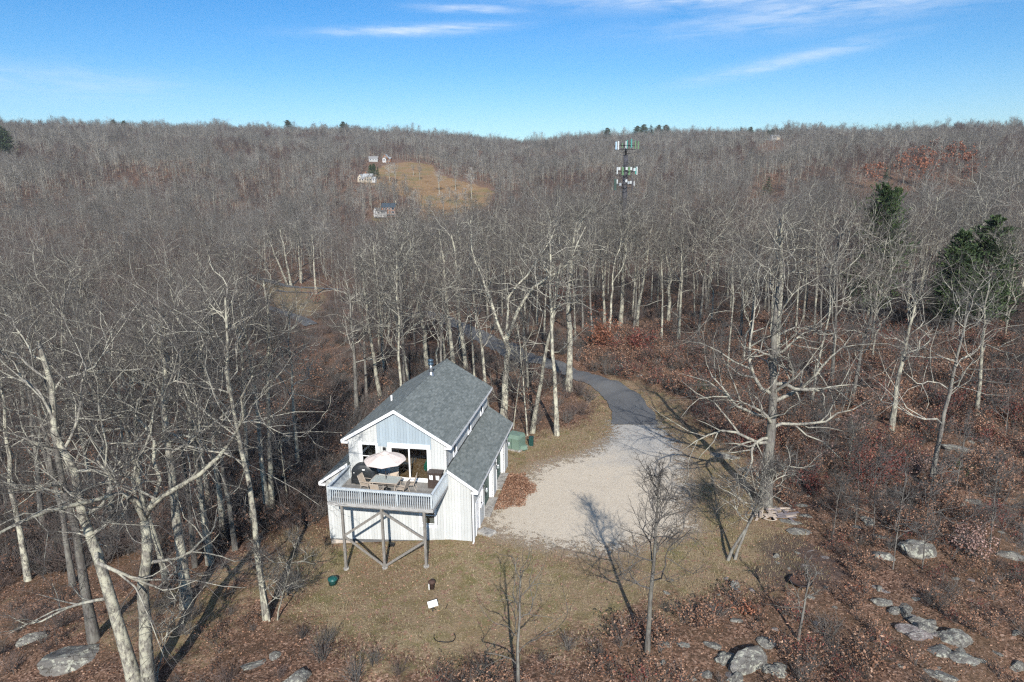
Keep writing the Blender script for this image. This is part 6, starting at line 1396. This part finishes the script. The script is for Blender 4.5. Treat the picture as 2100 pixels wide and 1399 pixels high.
bush(1540, 1245, 24, 'leafrust', 'orange leaved low bush below the round upright stone', 14, 420, .12, .9)
bush(1970, 972, 15, 'needle', 'small green juniper among the red brush', 15, 600, .10, 1.5)
bush(1440, 805, 20, 'needle', 'dark green shrub in the shaded thicket', 16, 500, .14, 1.2)
bush(1880, 960, 26, 'leafpink', 'tan leaved bush right of the large red one', 17, 500, .14)
bush(2050, 1010, 34, 'leafbrown', 'wide brown leaved bush near the right edge', 18, 700, .14)
bush(660, 1330, 42, None, 'grey leafless thicket at the bottom left of the lawn', 19)
bush(730, 1375, 36, None, 'dark leafless thicket at the bottom edge below the deck', 20)
bush(590, 1200, 34, None, 'leafless shrub casting shadow on the left lawn edge', 21)
bush(640, 760, 44, 'leafrust', 'rust leaved sapling in the dark hollow left of the house', 22, 420, .17, 1.4)
bush(705, 860, 34, 'leafbrown', 'brown leaved sapling beside the left shed roof', 23, 300, .15, 1.4)
bush(600, 830, 34, 'leafbrown', 'brown leaved brush in the hollow beside the tree pair', 24, 260, .15, 1.4)

# ------------------------------------------------------------------ antenna tower
M['antgreen'] = flat('green antenna housing', (0.075, 0.16, 0.075), .5, .08); M['antteal'] = flat('teal antenna housing', (0.03, 0.22, 0.19), .5, .08); M['antwhite'] = flat('white antenna housing', (.42, .45, .46), .5, .05); M['antblue'] = flat('pale blue antenna housing', (.32, .46, .58), .5, .05); M['antdark'] = flat('dark green antenna housing', (.02, .05, .04), .5, .08); M['towerpole'] = flat('weathered tower pole', (.055, .055, .065), .7, .3, 1.2)
def tower():
    tx, ty = at_range(1281, 178); z0 = tz(tx, ty); t = empty('antenna_tower', (tx, ty, z0), 0, 'tall cell antenna tower rising above the woods with green and white panels', 'tower')
    s = ty / ray(1281, 400)[1]
    def at(px, py): d = ray(px, py); k = ty / d[1]; return d[0] * k - tx, HC + d[2] * k - z0
    zt = at(1281, 304)[1]; zm = at(1281, 318)[1]
    MB().tube([(0, 0, -1), (0, 0, zm)], [.75, .52], 14).build('pole', M['towerpole'], t, True); MB().tube([(0, 0, zm), (0, 0, zt + .4)], [.22, .2], 10).build('pole_top', M['dark'], t, True)
    rs = np.random.RandomState(5)
    for i in range(64):
        z = zm - 12 + 13.2 * rs.rand() if i < 44 else zm - 22 + 12 * rs.rand(); a = rs.rand() * 6.28; L = .5 + 1.0 * rs.rand(); d = (math.cos(a), math.sin(a)); p = [(d[0] * .3, d[1] * .3, z), (d[0] * (.3 + L * .6), d[1] * (.3 + L * .6), z + .1), (d[0] * (.3 + L), d[1] * (.3 + L), z + .1 + .35 * rs.randn())]
        MB().tube(p, [.05, .035, .02], 5).build('branch_stub', M['dark'], t)
    def ring(py, R, name='platform'):
        z = at(1281, py)[1]; mb = MB()
        for i in range(3): a, b = R_(90 + 120 * i + 60), R_(210 + 120 * i + 60); mb.bar((R * math.cos(a), R * math.sin(a), z), (R * math.cos(b), R * math.sin(b), z), .12); mb.bar((0, 0, z), (R * .5 * math.cos((a + b) / 2), R * .5 * math.sin((a + b) / 2), z), .14); mb.bar((R * math.cos(a), R * math.sin(a), z - .9), (R * math.cos(b), R * math.sin(b), z - .9), .08)
        mb.build(name, M['dark'], t); return z
    ring(299, 3.1); ring(352, 2.9); ring(378, 2.6)
    def panel(px, p0, p1, w, m, y=-1.2, name='antenna_panel'):
        x, za = at(px, p0); _, zb = at(px, p1); o = MB().box(x - w / 2, x + w / 2, y - .12, y + .12, zb, za).build(name, M[m], t); MB().tube([(x, y + .2, zb - .3), (x, y + .2, za + .35)], .04, 5).build('mast', M['galv'], o)
    for px, p0, p1, w, m, y in ((1263, 291, 307, .34, 'antblue', -.6), (1267, 290, 307.5, .36, 'antwhite', -1.0), (1278, 293, 303, .25, 'antgreen', 1.4), (1282, 290, 306, .25, 'antwhite', -1.4), (1284.6, 288, 305.5, .25, 'antteal', -1.3), (1293, 286, 303.5, .32, 'antteal', -1.5), (1302, 289, 306, .30, 'antgreen', -.9), (1309, 290, 306, .32, 'antgreen', -.3),
                                (1265, 343, 357, .28, 'antwhite', -.8), (1275.5, 343, 359.5, .52, 'antgreen', -1.5), (1288.5, 342.5, 359, .5, 'antgreen', -1.5), (1303, 344, 357, .36, 'antteal', -.7), (1306, 342, 358.5, .34, 'antwhite', -.2), (1261, 367, 390, .62, 'antdark', -.9), (1265.5, 368, 377, .3, 'antwhite', -.2), (1295.5, 366, 390, .26, 'towerpole', -1.0), (1299.5, 372, 381, .22, 'antwhite', -.6)): panel(px, p0, p1, w, m, y)
    for px, py, m in ((1269, 346, 'antwhite'), (1284, 346, 'antwhite'), (1293, 346, 'antwhite'), (1300, 348, 'antwhite'), (1283, 371, 'antwhite'), (1288, 375, 'galv'), (1293, 374, 'antwhite'), (1271, 378, 'galv')):
        x, z = at(px, py); MB().box(x - .26, x + .26, -.95, -.6, z - .35, z + .35).build('radio_unit', M[m], t)
tower()

# ------------------------------------------------------------------ far houses
M['farwhite'] = flat('weathered white siding', (.50, .50, .49), .7, .08); M['roofblue'] = flat('slate blue roof', (.035, .06, .085), .6, .1); M['roofgrey'] = flat('grey roof', (.22, .22, .22), .8, .1); M['brick'] = flat('orange brown siding', (.28, .13, .065), .8, .12); M['cream'] = flat('cream siding', (.46, .40, .31), .8, .06); M['rooflight'] = flat('pale grey roof', (.34, .355, .36), .7, .08); M['rooftan'] = flat('dark grey shingle roof', (.12, .115, .11), .8, .1)
def block(parent, cx, cy, w, d, h, rise, wall, roof, ridge='x', z=0.0, wins=(), sink=2.5):
    """gabled wing: walls, two roof slopes and windows on the near side"""
    mb = MB(); x0, x1, y0, y1 = cx - w / 2, cx + w / 2, cy - d / 2, cy + d / 2; mb.box(x0, x1, y0, y1, z - sink, z + h)
    if ridge == 'x': mb.poly([(x0, y0, z + h), (x0, y1, z + h), (x0, cy, z + h + rise)]); mb.poly([(x1, y0, z + h), (x1, cy, z + h + rise), (x1, y1, z + h)])
    else: mb.poly([(x0, y0, z + h), (x1, y0, z + h), (cx, y0, z + h + rise)]); mb.poly([(x0, y1, z + h), (cx, y1, z + h + rise), (x1, y1, z + h)])
    mb.build('wall', M[wall], parent); e = .45; rb = MB(); t = .12
    if ridge == 'x':
        for s in (-1, 1): k = rise / (d / 2); rb.v += [(x0 - e, cy, z + h + rise + .05), (x1 + e, cy, z + h + rise + .05), (x1 + e, cy + s * (d / 2 + e), z + h - k * e + .05), (x0 - e, cy + s * (d / 2 + e), z + h - k * e + .05)]
    else:
        for s in (-1, 1): k = rise / (w / 2); rb.v += [(cx, y0 - e, z + h + rise + .05), (cx, y1 + e, z + h + rise + .05), (cx + s * (w / 2 + e), y1 + e, z + h - k * e + .05), (cx + s * (w / 2 + e), y0 - e, z + h - k * e + .05)]
    vv = list(rb.v)
    for q in range(2):
        A = vv[q * 4:q * 4 + 4]; rb.v += [(a[0], a[1], a[2] + t) for a in A]; b0, t0_ = q * 4, 8 + q * 4; rb.f += [(b0, b0 + 1, b0 + 2, b0 + 3), (t0_, t0_ + 1, t0_ + 2, t0_ + 3)] + [(b0 + i, b0 + (i + 1) % 4, t0_ + (i + 1) % 4, t0_ + i) for i in range(4)]; rb.m += [0] * 6
    rb.build('roof', M[roof], parent)
    for (wx, wz, ww, wh) in wins:
        f = MB().box(wx - ww / 2 - .12, wx + ww / 2 + .12, y0 - .06, y0 - .005, z + wz - .12, z + wz + wh + .12).build('window', M['white'], parent); MB().box(wx - ww / 2, wx + ww / 2, y0 - .09, y0 - .065, z + wz, z + wz + wh).build('pane', M['glass'], f)
def far_house(c, lift, label, rz):
    o = empty('far_house', (c[0], c[1], tz(*c) + lift), rz, label, 'house'); o.scale = (.86, .86, .86); return o
h = far_house(H1C, 2.8, 'two storey orange brown house with slate blue roof and white side wing', -.12)
block(h, 1.4, 2, 11.2, 8, 5.4, 2.8, 'brick', 'roofblue', 'x', 0, [(-2.4, 3.6, 1.0, 1.2), (-.2, 3.6, 1.6, 1.2), (2.3, 3.6, 1.6, 1.2), (5.2, 3.4, 2.0, 1.5), (5.2, .6, 2.2, 1.6), (2.4, .6, 1.2, 1.8)])
block(h, -6.8, -1.5, 4.2, 5, 2.8, 1.9, 'farwhite', 'rooftan', 'x', 0, [(-6.2, 1.0, 1.8, .9)]); block(h, -8.9, -2.5, 2.6, 3.0, 2.8, 2.4, 'farwhite', 'rooftan', 'y', 0, [(-8.9, 1.0, .8, 1.0)])
block(h, -2.0, -3.3, 5.0, 2.6, 2.4, .8, 'farwhite', 'rooftan', 'x', 0, [(-3.6, .5, .8, 1.5), (-2.5, .5, .8, 1.5), (-1.4, .5, .8, 1.5), (-.4, .5, .8, 1.5)])
MB().box(6.0, 6.9, 3.0, 3.8, 7.0, 10.2).build('chimney', M['cream'], h); MB().box(.6, 8.0, -4.4, -2.2, -.3, .1).build('terrace', M['rooflight'], h)
h = far_house(H2C, 0.5, 'cream house with steep pale roofs left of the tawny field', -.15)
block(h, 2.4, 2, 9.5, 7, 4.6, 2.6, 'cream', 'rooflight', 'x', 0, [(.2, .8, 1.2, 1.4), (2.6, .8, 1.2, 1.4), (2.6, 3.0, 1.0, 1.1), (5.4, .8, 1.4, 1.4)]); block(h, -5.0, 1, 5.0, 7, 3.4, 3.4, 'cream', 'rooflight', 'y', 0, [(-5.0, .8, 1.4, 1.4), (-5.0, 3.2, .9, 1.1)])
block(h, -1.6, -2.4, 4.0, 3, 2.8, 1.4, 'cream', 'roofgrey', 'x', 0, [(-1.6, .8, 1.6, 1.3)]); block(h, 9.0, 0, 3.4, 4.5, 2.6, 1.4, 'farwhite', 'rooflight', 'x', 0, [(9.0, .8, 1.6, 1.0)]); MB().box(-.9, -.1, 2, 2.8, 6, 8.8).build('chimney', M['brick'], h)
h = far_house(H3C, 0.5, 'gabled house with white and brown front above the tawny field', -.1)
block(h, 0, 0, 7.0, 9, 4.2, 4.2, 'brick', 'rooflight', 'y', 0, [(-1.6, .8, 1.3, 1.6), (1.6, .8, 1.3, 1.6), (0, 4.3, 1.2, 1.3)]); block(h, -.6, -5.6, 4.2, 2.6, 3.0, 1.8, 'farwhite', 'rooflight', 'y', 0, [(-.6, .8, 2.0, 1.4)]); block(h, 4.4, 1.5, 3.4, 6, 3.0, 1.6, 'brick', 'rooflight', 'x', 0, [(4.4, .8, 1.2, 1.3)])
h = far_house(H4C, 0.5, 'pale grey house half hidden by trees beside the gabled house', .1)
block(h, 0, 0, 11, 7, 3.2, 2.2, 'rooflight', 'roofgrey', 'x', 0, [(-3.4, .8, 1.3, 1.3), (0, .8, 1.3, 1.3), (3.4, .8, 1.3, 1.3)])
h = far_house(H5C, 3.0, 'white hilltop house among pines on the right skyline', .25)
block(h, 0, 0, 15, 7, 3.4, 2.0, 'farwhite', 'rooflight', 'x', 0, [(-5, .8, 1.6, 1.4), (-1.5, .8, 1.6, 1.4), (2, .8, 1.6, 1.4), (5.2, .8, 1.6, 1.4)], 9); block(h, 5.0, -2.6, 6, 4, 3.0, 1.6, 'cream', 'roofgrey', 'x', 0, [(5, .8, 2, 1.2)], 9)

# ------------------------------------------------------------------ the air between the hills
hz = MB().box(-2750, 2750, -2700, 2800, float(min(v_.co.z for v_ in ground.data.vertices)) - 1, 235).build('haze', []); hz.data.materials.clear()
hm = bpy.data.materials.new('thin valley haze'); hm.use_nodes = True; HT = NT(hm.node_tree); HT.n.clear(); ho = HT.add('ShaderNodeOutputMaterial')
pv = HT.add('ShaderNodeVolumePrincipled', inp={'Color': (0.86, 0.92, 1.0, 1), 'Density': 0.00009, 'Anisotropy': 0.0}); HT.l.new(pv.outputs[0], ho.inputs['Volume']); hz.data.materials.append(hm); tag(hz, 'thin pale haze in the valley air', kind='stuff')
sc.cycles.volume_bounces = 0; sc.cycles.volume_step_rate = 10; sc.cycles.volume_max_steps = 64
print('things done')
